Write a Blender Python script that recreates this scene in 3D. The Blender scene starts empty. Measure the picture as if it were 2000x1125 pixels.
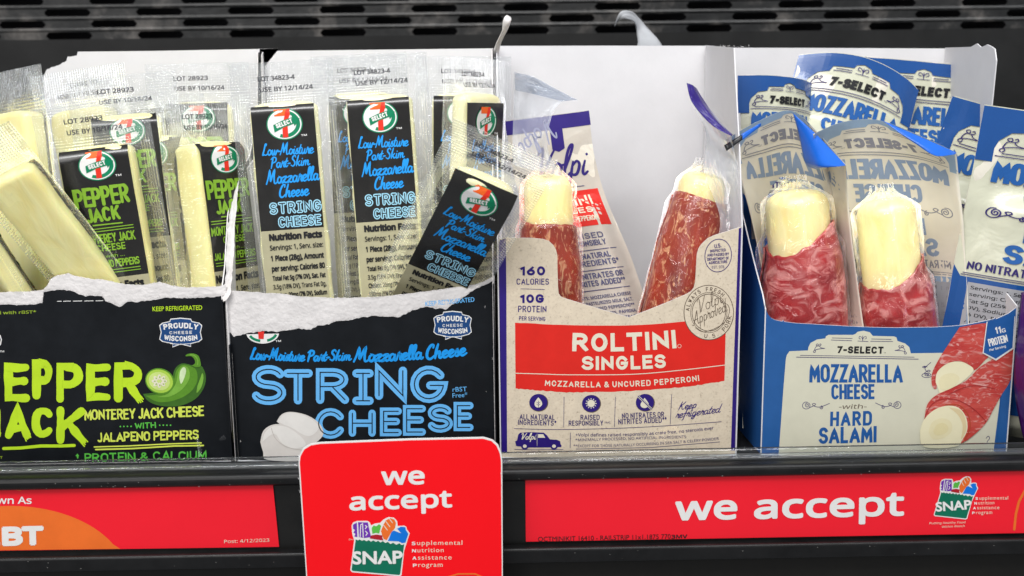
import bpy, bmesh, math, random, os
from mathutils import Vector, Matrix, noise, geometry
R = math.radians
SC = bpy.context.scene
COL = SC.collection
random.seed(7)

# ------------------------------------------------------------------ camera, world, lamps, exposure
F, CX, CY = 2400.0, 1000.0, 562.5
PITCH, ROLL, YAW = R(12), R(0.68), R(0.0)
CAM = Vector((0, -0.5694, 0.207))
_f = Vector((-math.sin(YAW) * math.cos(PITCH), math.cos(YAW) * math.cos(PITCH), -math.sin(PITCH)))
_r0 = Vector((math.cos(YAW), math.sin(YAW), 0)); _u0 = _r0.cross(_f)
_r = _r0 * math.cos(ROLL) - _u0 * math.sin(ROLL)
_u = _u0 * math.cos(ROLL) + _r0 * math.sin(ROLL)
cd = bpy.data.cameras.new('camera'); cam = bpy.data.objects.new('camera', cd); COL.objects.link(cam)
m = Matrix((_r, _u, -_f)).transposed().to_4x4(); m.translation = CAM
cam.matrix_world = m
cd.sensor_width = 36; cd.lens = F / 2000 * 36; cd.clip_start = 0.01; cd.clip_end = 20
cd.dof.use_dof = True; cd.dof.focus_distance = 0.60; cd.dof.aperture_fstop = 10
SC.camera = cam
w = bpy.data.worlds.new("World"); SC.world = w; w.use_nodes = True
bg = w.node_tree.nodes['Background']; bg.inputs[0].default_value = (0.93, 0.96, 1.0, 1); bg.inputs[1].default_value = 0.36

def area(name, loc, target, sx, sy, power, col):
    l = bpy.data.lights.new(name, 'AREA'); l.shape = 'RECTANGLE'; l.size = sx; l.size_y = sy; l.energy = power; l.color = col
    o = bpy.data.objects.new(name, l); COL.objects.link(o); o.location = loc
    o.rotation_euler = (Vector(target) - Vector(loc)).to_track_quat('-Z', 'Y').to_euler()
area('ceiling_lamp_front', (-0.2, -1.1, 1.5), (0, 0.05, 0.1), 1.6, 0.35, 20, (1.0, 0.985, 0.96))
area('case_lamp', (0.1, -0.25, 0.62), (0, 0.06, 0.1), 1.3, 0.07, 3.6, (0.96, 0.98, 1.0))
area('aisle_lamp', (-0.8, -1.5, 0.9), (0, 0.05, 0.08), 0.5, 0.9, 7, (1.0, 0.97, 0.94))
SC.view_settings.view_transform = 'Standard'; SC.view_settings.look = 'None'; SC.view_settings.gamma = 1
SC.view_settings.exposure = 0.0
SC.cycles.transparent_max_bounces = 40
SC.cycles.max_bounces = 10

# ------------------------------------------------------------------ projection of photo pixels on real surfaces
def ray(px, py):
    return (_f * F + _r * (px - CX) - _u * (py - CY)).normalized()
def at(px, py, Y):
    d = ray(px, py); return CAM + d * ((Y - CAM.y) / d.y)

# ------------------------------------------------------------------ helpers
def tag(o, label=None, cat=None, group=None, kind=None):
    if label: o['label'] = label
    if cat: o['category'] = cat
    if group: o['group'] = group
    if kind: o['kind'] = kind
    return o
def empty(name, loc=(0, 0, 0)):
    o = bpy.data.objects.new(name, None); COL.objects.link(o); o.location = loc; o.empty_display_size = 0.01
    return o
def mk(name, vs, fs, mats, parent=None, idx=None, uv=None, smooth=False):
    me = bpy.data.meshes.new(name); me.from_pydata([tuple(v) for v in vs], [], fs)
    if not isinstance(mats, (list, tuple)): mats = [mats]
    for x in mats: me.materials.append(x)
    if idx: me.polygons.foreach_set('material_index', idx)
    if uv:
        l = me.uv_layers.new(name='UVMap')
        for lp in me.loops: l.data[lp.index].uv = uv[lp.vertex_index]
    if smooth: me.polygons.foreach_set('use_smooth', [True] * len(me.polygons))
    me.update()
    o = bpy.data.objects.new(name, me); COL.objects.link(o); o.parent = parent
    return o

class NT:
    def __init__(s, name):
        s.m = bpy.data.materials.new(name); s.m.use_nodes = True; s.t = s.m.node_tree; s.n = s.t.nodes; s.l = s.t.links
        s.b = s.n['Principled BSDF']; s.out = s.n['Material Output']
    def N(s, k, **kw):
        n = s.n.new(k)
        for a, v in kw.items():
            if a[0] == '_': n.inputs[a[1:].replace('_', ' ')].default_value = v
            else: setattr(n, a, v)
        return n
    def L(s, a, b): s.l.new(a, b)
    def ramp(s, src, stops, interp='LINEAR'):
        r = s.n.new('ShaderNodeValToRGB'); e = r.color_ramp.elements; r.color_ramp.interpolation = interp
        while len(e) < len(stops): e.new(0.5)
        for i, (p, c) in enumerate(stops):
            e[i].position = p; e[i].color = (c[0], c[1], c[2], 1) if len(c) == 3 else c
        s.L(src, r.inputs[0]); return r

_mc = {}
def ink(c, rough=0.45, spec=0.4, var=0.12, name='ink', coat=0.0, bump=0.0, bscale=900, nscale=70):
    k = (tuple(c), rough, spec, var, name, coat, bump, bscale, nscale)
    if k in _mc: return _mc[k]
    t = NT(name); b = t.b
    tc = t.N('ShaderNodeTexCoord')
    n1 = t.N('ShaderNodeTexNoise', _Scale=nscale, _Detail=6.0, _Roughness=0.65); t.L(tc.outputs['Object'], n1.inputs['Vector'])
    r = t.ramp(n1.outputs[0], [(0.3, [max(0, x * (1 - var)) for x in c]), (0.7, [min(1, x * (1 + var) + var * 0.006) for x in c])])
    t.L(r.outputs[0], b.inputs['Base Color'])
    rr = t.N('ShaderNodeMapRange'); rr.inputs[3].default_value = rough * 0.8; rr.inputs[4].default_value = min(1, rough * 1.25)
    t.L(n1.outputs[0], rr.inputs[0]); t.L(rr.outputs[0], b.inputs['Roughness'])
    b.inputs['Specular IOR Level'].default_value = spec
    b.inputs['Coat Weight'].default_value = coat; b.inputs['Coat Roughness'].default_value = 0.12
    if bump:
        n2 = t.N('ShaderNodeTexNoise', _Scale=bscale, _Detail=5.0); t.L(tc.outputs['Object'], n2.inputs['Vector'])
        bp = t.N('ShaderNodeBump', _Strength=bump, _Distance=0.0005); t.L(n2.outputs[0], bp.inputs['Height']); t.L(bp.outputs[0], b.inputs['Normal'])
    _mc[k] = t.m; return t.m

def film_mat(name, white=0.14, tint=(0.84, 0.86, 0.88), emboss=True, wr=0.35, gl=1.0):
    t = NT(name); t.n.remove(t.b)
    uv = t.N('ShaderNodeUVMap')
    n = t.N('ShaderNodeTexNoise', _Scale=105.0, _Detail=3.0, _Distortion=1.2); t.L(uv.outputs[0], n.inputs['Vector'])
    h = n.outputs[0]
    st = t.N('ShaderNodeMapping'); st.inputs['Scale'].default_value = (380, 45, 1); t.L(uv.outputs[0], st.inputs[0])
    n3 = t.N('ShaderNodeTexNoise', _Scale=1.0, _Detail=2.0); t.L(st.outputs[0], n3.inputs['Vector'])
    a3 = t.N('ShaderNodeMath', operation='MULTIPLY_ADD'); a3.inputs[1].default_value = 0.25; t.L(n3.outputs[0], a3.inputs[0]); t.L(h, a3.inputs[2]); h = a3.outputs[0]
    fac = None
    if emboss:
        sp = t.N('ShaderNodeSeparateXYZ'); t.L(uv.outputs[0], sp.inputs[0])
        def mt(op, a, b=None, c=None):
            q = t.N('ShaderNodeMath', operation=op)
            for i, x in enumerate((a, b, c)):
                if x is None: continue
                if isinstance(x, (int, float)): q.inputs[i].default_value = x
                else: t.L(x, q.inputs[i])
            return q.outputs[0]
        K = 2 * math.pi / 0.0027
        x, y = sp.outputs[0], sp.outputs[1]
        s1 = mt('SINE', mt('MULTIPLY', mt('ADD', x, y), K)); s2 = mt('SINE', mt('MULTIPLY', mt('SUBTRACT', x, y), K))
        e = mt('MULTIPLY', s1, s2)
        at_ = t.N('ShaderNodeAttribute', attribute_name='seal')
        pn = t.N('ShaderNodeTexNoise', _Scale=85.0, _Detail=2.0); t.L(uv.outputs[0], pn.inputs['Vector'])
        pm = mt('MULTIPLY', t.ramp(pn.outputs[0], [(0.42, (0.12, 0.12, 0.12)), (0.66, (1, 1, 1))]).outputs[0], at_.outputs['Fac'])
        em = mt('MULTIPLY', e, mt('MULTIPLY', pm, 0.32))
        h = mt('ADD', h, em)
        fac = mt('ADD', mt('MULTIPLY_ADD', mt('MULTIPLY', pm, mt('MULTIPLY_ADD', e, 0.5, 0.5)), 0.16, white), mt('MULTIPLY', at_.outputs['Fac'], 0.06))
    bp = t.N('ShaderNodeBump', _Strength=wr, _Distance=0.004); t.L(h, bp.inputs['Height'])
    tr = t.N('ShaderNodeBsdfTransparent'); tr.inputs[0].default_value = (0.945, 0.948, 0.95, 1)
    df = t.N('ShaderNodeBsdfDiffuse'); df.inputs[0].default_value = (*tint, 1); t.L(bp.outputs[0], df.inputs['Normal'])
    tl = t.N('ShaderNodeBsdfTranslucent'); tl.inputs[0].default_value = (*tint, 1)
    dm = t.N('ShaderNodeMixShader'); dm.inputs[0].default_value = 0.4; t.L(df.outputs[0], dm.inputs[1]); t.L(tl.outputs[0], dm.inputs[2])
    m1 = t.N('ShaderNodeMixShader'); m1.inputs[0].default_value = white
    if fac is not None: t.L(fac, m1.inputs[0])
    t.L(tr.outputs[0], m1.inputs[1]); t.L(dm.outputs[0], m1.inputs[2])
    gs = t.N('ShaderNodeBsdfGlossy'); gs.inputs[0].default_value = (1, 1, 1, 1); gs.inputs['Roughness'].default_value = 0.09; t.L(bp.outputs[0], gs.inputs['Normal'])
    fr = t.N('ShaderNodeFresnel', _IOR=1.45); t.L(bp.outputs[0], fr.inputs['Normal'])
    fm = t.N('ShaderNodeMath', operation='MULTIPLY'); fm.inputs[1].default_value = gl * 0.42; fm.use_clamp = True; t.L(fr.outputs[0], fm.inputs[0])
    gm = t.N('ShaderNodeMixShader'); t.L(fm.outputs[0], gm.inputs[0]); t.L(gs.outputs[0], gm.inputs[2])
    m2 = t.N('ShaderNodeAddShader'); t.L(m1.outputs[0], m2.inputs[0]); t.L(gm.outputs[0], m2.inputs[1])
    t.L(m2.outputs[0], t.out.inputs['Surface']); return t.m

def cheese_mat(name, c1, c2, wet=0.5):
    t = NT(name); b = t.b
    tc = t.N('ShaderNodeTexCoord'); mp = t.N('ShaderNodeMapping'); mp.inputs['Scale'].default_value = (1, 1, 0.35); t.L(tc.outputs['Object'], mp.inputs[0])
    n = t.N('ShaderNodeTexNoise', _Scale=110.0, _Detail=6.0, _Distortion=0.8); t.L(mp.outputs[0], n.inputs['Vector'])
    r = t.ramp(n.outputs[0], [(0.3, c2), (0.55, c1), (0.8, [min(1, x * 1.06) for x in c1])]); t.L(r.outputs[0], b.inputs['Base Color'])
    b.inputs['Roughness'].default_value = 0.38; b.inputs['Subsurface Weight'].default_value = 0.35
    b.inputs['Subsurface Radius'].default_value = (1.0, 0.7, 0.3); b.inputs['Subsurface Scale'].default_value = 0.004
    b.inputs['Coat Weight'].default_value = wet; b.inputs['Coat Roughness'].default_value = 0.15
    bp = t.N('ShaderNodeBump', _Strength=0.35, _Distance=0.0015); t.L(n.outputs[0], bp.inputs['Height']); t.L(bp.outputs[0], b.inputs['Normal']); t.L(bp.outputs[0], b.inputs['Coat Normal'])
    return t.m

def meat_mat(name, dark, mid, fat, scale=90, stretch=(1, 1, 0.45), dist=2.5, thr=0.56, cells=False, gloss=0.25, coord='Object', k=1.0):
    t = NT(name); b = t.b
    tc = t.N('ShaderNodeTexCoord'); mp = t.N('ShaderNodeMapping'); mp.inputs['Scale'].default_value = stretch; t.L(tc.outputs[coord], mp.inputs[0])
    wn = t.N('ShaderNodeTexNoise', _Scale=scale * 0.5, _Detail=2.0); t.L(mp.outputs[0], wn.inputs['Vector'])
    wa = t.N('ShaderNodeVectorMath', operation='MULTIPLY_ADD'); wa.inputs[1].default_value = (0.016 * k,) * 3; t.L(wn.outputs['Color'], wa.inputs[0]); t.L(mp.outputs[0], wa.inputs[2])
    n = t.N('ShaderNodeTexNoise', _Scale=scale, _Detail=5.0, _Distortion=dist, _Roughness=0.55); t.L(wa.outputs[0], n.inputs['Vector'])
    n2 = t.N('ShaderNodeTexNoise', _Scale=scale * 0.35, _Detail=3.0); t.L(mp.outputs[0], n2.inputs['Vector'])
    base = t.ramp(n2.outputs[0], [(0.35, dark), (0.65, mid)])
    if cells:
        v = t.N('ShaderNodeTexVoronoi', _Scale=scale * 3.2); v.feature = 'F1'; t.L(wa.outputs[0], v.inputs['Vector'])
        sb = t.N('ShaderNodeMath', operation='MULTIPLY_ADD'); sb.inputs[1].default_value = -0.35; t.L(v.outputs['Distance'], sb.inputs[0]); t.L(n.outputs[0], sb.inputs[2])
        f = t.ramp(sb.outputs[0], [(thr - 0.20, (0, 0, 0)), (thr - 0.13, (0.6, 0.6, 0.6)), (thr - 0.05, (1, 1, 1))])
    else:
        f = t.ramp(n.outputs[0], [(thr - 0.06, (0, 0, 0)), (thr + 0.03, (0.45, 0.45, 0.45)), (thr + 0.06, (0.75, 0.75, 0.75)), (thr + 0.18, (1, 1, 1))])
    mx = t.N('ShaderNodeMix', data_type='RGBA'); t.L(f.outputs[0], mx.inputs[0]); t.L(base.outputs[0], mx.inputs[6]); mx.inputs[7].default_value = (*fat, 1)
    t.L(mx.outputs[2], b.inputs['Base Color']); b.inputs['Roughness'].default_value = gloss
    b.inputs['Subsurface Weight'].default_value = 0.12; b.inputs['Subsurface Scale'].default_value = 0.002
    bp = t.N('ShaderNodeBump', _Strength=0.4, _Distance=0.0006); t.L(n.outputs[0], bp.inputs['Height']); t.L(bp.outputs[0], b.inputs['Normal'])
    return t.m

# colours
WHITEBOARD = ink((0.70, 0.69, 0.705), 0.6, 0.3, 0.05, 'white_board', bump=0.08, nscale=26)
PULP = ink((0.73, 0.70, 0.69), 0.9, 0.1, 0.10, 'torn_pulp', bump=1.0, bscale=420)
BLACKBOARD = ink((0.006, 0.0075, 0.010), 0.42, 0.22, 0.25, 'black_board', coat=0.02, bump=0.03)
BLUEBOARD = ink((0.018, 0.105, 0.33), 0.45, 0.4, 0.08, 'blue_board')
PURPLE = ink((0.022, 0.006, 0.18), 0.45, 0.4, 0.1, 'purple_board')
def beige_mat():
    t = NT('speckled_beige_board'); b = t.b; tc = t.N('ShaderNodeTexCoord')
    n = t.N('ShaderNodeTexNoise', _Scale=900.0, _Detail=3.0, _Roughness=0.7); t.L(tc.outputs['Object'], n.inputs['Vector'])
    n2 = t.N('ShaderNodeTexNoise', _Scale=200.0, _Detail=5.0); t.L(tc.outputs['Object'], n2.inputs['Vector'])
    a = t.ramp(n.outputs[0], [(0.28, (0.45, 0.36, 0.26)), (0.40, (0.79, 0.67, 0.51)), (0.72, (0.86, 0.745, 0.58))])
    m_ = t.N('ShaderNodeMix', data_type='RGBA', blend_type='MULTIPLY'); m_.inputs[0].default_value = 0.25
    t.L(a.outputs[0], m_.inputs[6]); t.L(n2.outputs[0], m_.inputs[7]); t.L(m_.outputs[2], b.inputs['Base Color'])
    b.inputs['Roughness'].default_value = 0.6; return t.m
BEIGE = beige_mat()
CREAM = ink((0.68, 0.66, 0.52), 0.45, 0.4, 0.04, 'cream_print')
I_W = ink((0.82, 0.81, 0.79), 0.5, 0.3, 0.04, 'white_print')
I_CRM = ink((0.78, 0.73, 0.58), 0.5, 0.3, 0.04, 'cream_ink')
I_RED = ink((0.72, 0.018, 0.01), 0.5, 0.35, 0.06, 'red_ink')
I_LIME = ink((0.50, 0.74, 0.02), 0.5, 0.3, 0.08, 'lime_ink')
I_YEL = ink((0.66, 0.76, 0.10), 0.5, 0.3, 0.08, 'yellow_lime_ink')
I_GRN = ink((0.10, 0.50, 0.06), 0.5, 0.3, 0.08, 'green_ink')
I_SKY = ink((0.14, 0.47, 0.88), 0.5, 0.3, 0.06, 'sky_blue_ink')
I_AZ = ink((0.01, 0.31, 0.82), 0.5, 0.3, 0.06, 'azure_ink')
I_BLK = ink((0.012, 0.012, 0.014), 0.5, 0.3, 0.1, 'black_ink')
I_NAVY = ink((0.03, 0.02, 0.14), 0.5, 0.3, 0.1, 'navy_ink')
I_BRN = ink((0.12, 0.085, 0.06), 0.5, 0.3, 0.1, 'brown_ink')
I_PUR = ink((0.022, 0.008, 0.17), 0.5, 0.3, 0.1, 'purple_ink')
I_BLU = ink((0.015, 0.10, 0.34), 0.5, 0.3, 0.1, 'blue_ink')
I_DGR = ink((0.0, 0.16, 0.09), 0.5, 0.3, 0.08, 'deep_green_ink')
I_LOGOG = ink((0.0, 0.22, 0.10), 0.45, 0.3, 0.08, 'logo_green_ink')
I_ORG = ink((0.85, 0.16, 0.02), 0.5, 0.3, 0.06, 'orange_ink')
I_BAD = ink((0.01, 0.06, 0.20), 0.5, 0.3, 0.06, 'badge_blue_ink')
I_LOT = ink((0.05, 0.05, 0.06), 0.6, 0.2, 0.3, 'date_stamp_ink')

# ------------------------------------------------------------------ single-line alphabets
def E_(cx, cy, rx, ry, a0, a1, n=None):
    n = n or max(4, int(abs(a1 - a0) / 18))
    return [(cx + rx * math.cos(R(a0 + (a1 - a0) * i / n)), cy + ry * math.sin(R(a0 + (a1 - a0) * i / n))) for i in range(n + 1)]
def glyph(c, rv=0.36):
    w = 0.6; h = w / 2
    O = E_(h, 1 - rv, h, rv, 0, 180) + E_(h, rv, h, rv, 180, 360) + [(w, 1 - rv)]
    G = {
     'A': (0.66, [[(0, 0), (.33, 1), (.66, 0)], [(.12, .30), (.54, .30)]]),
     'B': (0.58, [[(0, 0), (0, 1), (.30, 1)] + E_(.30, .765, .25, .235, 90, -90) + [(0, .53)], [(.30, .53)] + E_(.30, .265, .28, .265, 90, -90) + [(0, 0)]]),
     'C': (w, [E_(h, 1 - rv, h, rv, 35, 180) + E_(h, rv, h, rv, 180, 325)]),
     'D': (w, [[(0, 0), (0, 1)] + E_(w - h * .9, 1 - rv, h * .9, rv, 90, 0) + E_(w - h * .9, rv, h * .9, rv, 0, -90) + [(0, 0)]]),
     'E': (.48, [[(.48, 1), (0, 1), (0, 0), (.48, 0)], [(0, .52), (.42, .52)]]),
     'F': (.46, [[(.46, 1), (0, 1), (0, 0)], [(0, .50), (.40, .50)]]),
     'G': (w + .02, [E_(h, 1 - rv, h, rv, 38, 180) + E_(h, rv, h, rv, 180, 345) + [(w, .46), (w * .55, .46)]]),
     'H': (.58, [[(0, 0), (0, 1)], [(.58, 0), (.58, 1)], [(0, .5), (.58, .5)]]),
     'I': (.0, [[(0, 0), (0, 1)]]),
     'i': (.34, [[(0, 0), (.34, 0)], [(.17, 0), (.17, 1)], [(0, 1), (.34, 1)]]),
     'J': (.36, [[(.36, 1), (.36, .2)] + E_(.16, .2, .2, .2, 0, -150)]),
     'K': (.56, [[(0, 0), (0, 1)], [(.54, 1), (0.02, .42)], [(.20, .60), (.58, 0)]]),
     'L': (.44, [[(0, 1), (0, 0), (.44, 0)]]),
     'M': (.74, [[(0, 0), (.04, 1), (.37, .3), (.70, 1), (.74, 0)]]),
     'N': (.60, [[(0, 0), (0, 1), (.60, 0), (.60, 1)]]),
     'O': (w, [O]),
     'P': (.54, [[(0, 0), (0, 1), (.28, 1)] + E_(.28, .73, .26, .27, 90, -90) + [(0, .46)]]),
     'Q': (w, [O, [(.36, .22), (.62, -.06)]]),
     'R': (.56, [[(0, 0), (0, 1), (.28, 1)] + E_(.28, .74, .26, .26, 90, -90) + [(0, .48)], [(.27, .48), (.56, 0)]]),
     'S': (.54, [E_(.27, .755, .26, .245, 22, 250) + E_(.27, .255, .28, .255, 68, -158)]),
     'T': (.56, [[(0, 1), (.56, 1)], [(.28, 1), (.28, 0)]]),
     'U': (.58, [[(0, 1)] + E_(.29, rv, .29, rv, 180, 360) + [(.58, 1)]]),
     'V': (.62, [[(0, 1), (.31, 0), (.62, 1)]]),
     'W': (.84, [[(0, 1), (.2, 0), (.42, .8), (.64, 0), (.84, 1)]]),
     'X': (.58, [[(0, 0), (.58, 1)], [(0, 1), (.58, 0)]]),
     'Y': (.58, [[(0, 1), (.29, .45), (.58, 1)], [(.29, .45), (.29, 0)]]),
     'Z': (.54, [[(0, 1), (.54, 1), (0, 0), (.54, 0)]]),
     '0': (.54, [E_(.27, .5, .27, .5, 0, 360, 20)]),
     '1': (.2, [[(0, .82), (.2, 1), (.2, 0)]]),
     '2': (.5, [E_(.25, .74, .25, .26, 165, -20) + [(0, 0), (.52, 0)]]),
     '3': (.5, [E_(.23, .76, .24, .24, 150, -80) + E_(.23, .27, .27, .27, 80, -150)]),
     '4': (.56, [[(.42, 0), (.42, 1), (0, .28), (.56, .28)]]),
     '6': (.54, [[(.42, 1), (.08, .5)] + E_(.27, .29, .27, .29, 150, 510, 18)]),
     '7': (.5, [[(0, 1), (.5, 1), (.14, 0)]]),
     '8': (.54, [E_(.27, .76, .22, .24, -90, 270, 16), E_(.27, .27, .27, .27, 90, 450, 16)]),
     '9': (.54, [E_(.27, .71, .27, .29, -30, 330, 18) + [(.14, 0)]]),
     '&': (.66, [[(.66, 0), (.14, .72)] + E_(.3, .82, .17, .18, 190, -20) + [(.1, .42)] + E_(.27, .22, .25, .22, 150, 300) + [(.62, .42)]]),
     '-': (.3, [[(0, .45), (.3, .45)]]), '.': (.0, [[(0, 0), (0, .03)]]), ',': (.05, [[(.05, .05), (0, -.13)]]),
     '*': (.26, [[(.13, .62), (.13, 1)], [(0, .72), (.26, .92)], [(0, .92), (.26, .72)]]),
     '/': (.4, [[(0, 0), (.4, 1)]]), ':': (0, [[(0, .15), (0, .18)], [(0, .6), (0, .63)]]),
     '+': (.2, [[(.1, .5), (.1, 1)], [(0, .82), (.2, .82)]]),
    }
    return G.get(c, (.2, []))
def cr(p, n=5):
    q = [p[0]] + list(p) + [p[-1]]; o = []
    for i in range(1, len(q) - 2):
        for k in range(n):
            t = k / n; a, b, c, d = q[i - 1], q[i], q[i + 1], q[i + 2]
            o.append(tuple(0.5 * (2 * b[j] + (c[j] - a[j]) * t + (2 * a[j] - 5 * b[j] + 4 * c[j] - d[j]) * t * t + (3 * b[j] - a[j] - 3 * c[j] + d[j]) * t ** 3) for j in (0, 1)))
    o.append(tuple(q[-2])); return o
SCR = {
 'a': (.46, [[(.34, .38), (.2, .46), (.06, .34), (.04, .13), (.14, 0), (.27, .1), (.36, .42)], [(.36, .42), (.33, .12), (.40, 0), (.50, .08)]]),
 'b': (.42, [[(.2, 1), (.08, .5), (.05, .02), (.2, 0), (.34, .16), (.3, .38), (.14, .36)]]),
 'c': (.38, [[(.34, .36), (.24, .46), (.09, .36), (.03, .16), (.12, 0), (.26, .02), (.42, .12)]]),
 'd': (.48, [[(.34, .38), (.2, .46), (.06, .34), (.04, .13), (.14, 0), (.27, .1), (.38, .42)], [(.46, 1), (.38, .5), (.34, .1), (.42, 0), (.52, .08)]]),
 'e': (.38, [[(.03, .16), (.2, .22), (.32, .36), (.24, .46), (.09, .38), (.04, .16), (.14, 0), (.26, .02), (.42, .13)]]),
 'f': (.32, [[(.42, .84), (.35, 1), (.24, .85), (.16, .3), (.08, -.26), (-.02, -.32)], [(.0, .42), (.34, .44)]]),
 'g': (.44, [[(.34, .38), (.2, .46), (.06, .34), (.04, .13), (.14, 0), (.27, .1), (.36, .42)], [(.36, .42), (.30, -.15), (.16, -.34), (.02, -.24), (.2, -.06), (.46, .1)]]),
 'h': (.46, [[(.22, 1), (.1, .5), (.04, 0)], [(.06, .16), (.2, .42), (.32, .42), (.29, .1), (.37, 0), (.48, .08)]]),
 'i': (.22, [[(.11, .44), (.06, .12), (.12, 0), (.24, .08)], [(.15, .63), (.155, .66)]]),
 'k': (.44, [[(.22, 1), (.1, .5), (.04, 0)], [(.36, .46), (.1, .2), (.22, .18), (.30, .02), (.46, .08)]]),
 'l': (.24, [[(.03, .1), (.22, .7), (.24, 1), (.13, .9), (.06, .25), (.12, 0), (.26, .1)]]),
 'm': (.66, [[(.08, .44), (.04, 0)], [(.06, .2), (.18, .43), (.27, .4), (.24, 0)], [(.26, .2), (.38, .43), (.48, .4), (.45, .1), (.52, 0), (.66, .1)]]),
 'n': (.46, [[(.08, .44), (.04, 0)], [(.06, .2), (.2, .43), (.3, .4), (.27, .1), (.34, 0), (.46, .1)]]),
 'o': (.40, [[(.2, .46), (.06, .36), (.04, .12), (.16, 0), (.3, .1), (.33, .34), (.2, .46), (.3, .38), (.44, .40)]]),
 'p': (.42, [[(.10, .46), (.02, -.4)], [(.08, .3), (.22, .46), (.34, .34), (.28, .06), (.14, .02), (.08, .1)]]),
 'r': (.34, [[(.02, .1), (.12, .5), (.14, .38), (.27, .42), (.24, .12), (.30, 0), (.38, .08)]]),
 's': (.32, [[(.02, .08), (.16, .46), (.2, .3), (.27, .1), (.14, 0), (.04, .06)]]),
 't': (.28, [[(.2, .82), (.1, .4), (.06, .1), (.14, 0), (.28, .1)], [(.0, .5), (.3, .54)]]),
 'u': (.46, [[(.08, .44), (.04, .12), (.12, 0), (.26, .1), (.34, .44)], [(.34, .44), (.31, .1), (.38, 0), (.48, .08)]]),
 'v': (.40, [[(.06, .44), (.1, .06), (.2, .04), (.34, .44), (.42, .42)]]),
 'w': (.58, [[(.07, .44), (.05, .08), (.16, 0), (.28, .36), (.28, .06), (.4, .02), (.5, .38), (.62, .40)]]),
 'z': (.42, [[(.04, .36), (.14, .44), (.34, .42), (.04, .03), (.18, .06), (.3, -.01), (.44, .06)]]),
 'L': (.50, [[(.3, .86), (.32, 1), (.22, .98), (.14, .5), (.04, .04), (.16, .05), (.34, 0), (.48, .10)]]),
 'M': (.86, [[(.0, -.02), (.12, .4), (.24, .98), (.3, .5), (.33, .22), (.46, .6), (.62, .99), (.6, .5), (.64, .06), (.74, 0), (.84, .08)]]),
 'P': (.54, [[(.22, .95), (.14, .5), (.06, -.05)], [(.02, .8), (.24, 1), (.48, .9), (.46, .6), (.16, .42)]]),
 'S': (.52, [[(.48, .84), (.4, 1), (.22, .92), (.18, .7), (.36, .46), (.4, .2), (.24, 0), (.04, .12)]]),
 'C': (.52, [[(.44, .78), (.46, .96), (.3, .96), (.1, .6), (.06, .2), (.2, 0), (.38, .06), (.5, .2)]]),
 'K': (.62, [[(.24, 1), (.14, .5), (.06, 0)], [(.58, .96), (.4, .7), (.14, .46), (.3, .42), (.4, .04), (.58, .08)]]),
 'V': (.58, [[(.02, .8), (.14, 1), (.2, .7), (.18, .02), (.36, .4), (.62, 1)]]),
 'A': (.66, [[(-.1, .1), (.06, .02), (.3, .5), (.52, 1), (.5, .4), (.54, 0), (.64, .08)], [(.12, .34), (.56, .38)]]),
 '-': (.26, [[(.0, .28), (.24, .30)]]),
}
_fonts = {}
def font(k):
    if k in _fonts: return _fonts[k]
    f = None
    try:
        d = bpy.utils.system_resource('DATAFILES', path='fonts')
        if k == 'noto': f = bpy.data.fonts.load(os.path.join(d, 'NotoSansMath-Regular.woff2'))
    except Exception: f = None
    _fonts[k] = f; return f
_tc = {}
def text_tris(s, k='noto', bold=0.0, sp=1.0):
    key = (s, k, sp)
    if key in _tc: return _tc[key]
    c = bpy.data.curves.new('tmp', 'FONT'); c.body = s; c.resolution_u = 3; c.space_character = sp
    f = font(k)
    if f: c.font = f
    o = bpy.data.objects.new('tmp', c); COL.objects.link(o)
    dg = bpy.context.evaluated_depsgraph_get(); me = o.evaluated_get(dg).to_mesh()
    me.calc_loop_triangles()
    vs = [(v.co.x, v.co.y) for v in me.vertices]; fs = [tuple(t.vertices) for t in me.loop_triangles]
    o.evaluated_get(dg).to_mesh_clear(); bpy.data.objects.remove(o); bpy.data.curves.remove(c)
    x0 = min(v[0] for v in vs); x1 = max(v[0] for v in vs); cap = 0.714 if f else 0.70
    N = lambda q: [((x - x0) / cap, y / cap) for x, y in q]
    _tc[key] = (N(vs), fs, (x1 - x0) / cap, None); return _tc[key]

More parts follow.
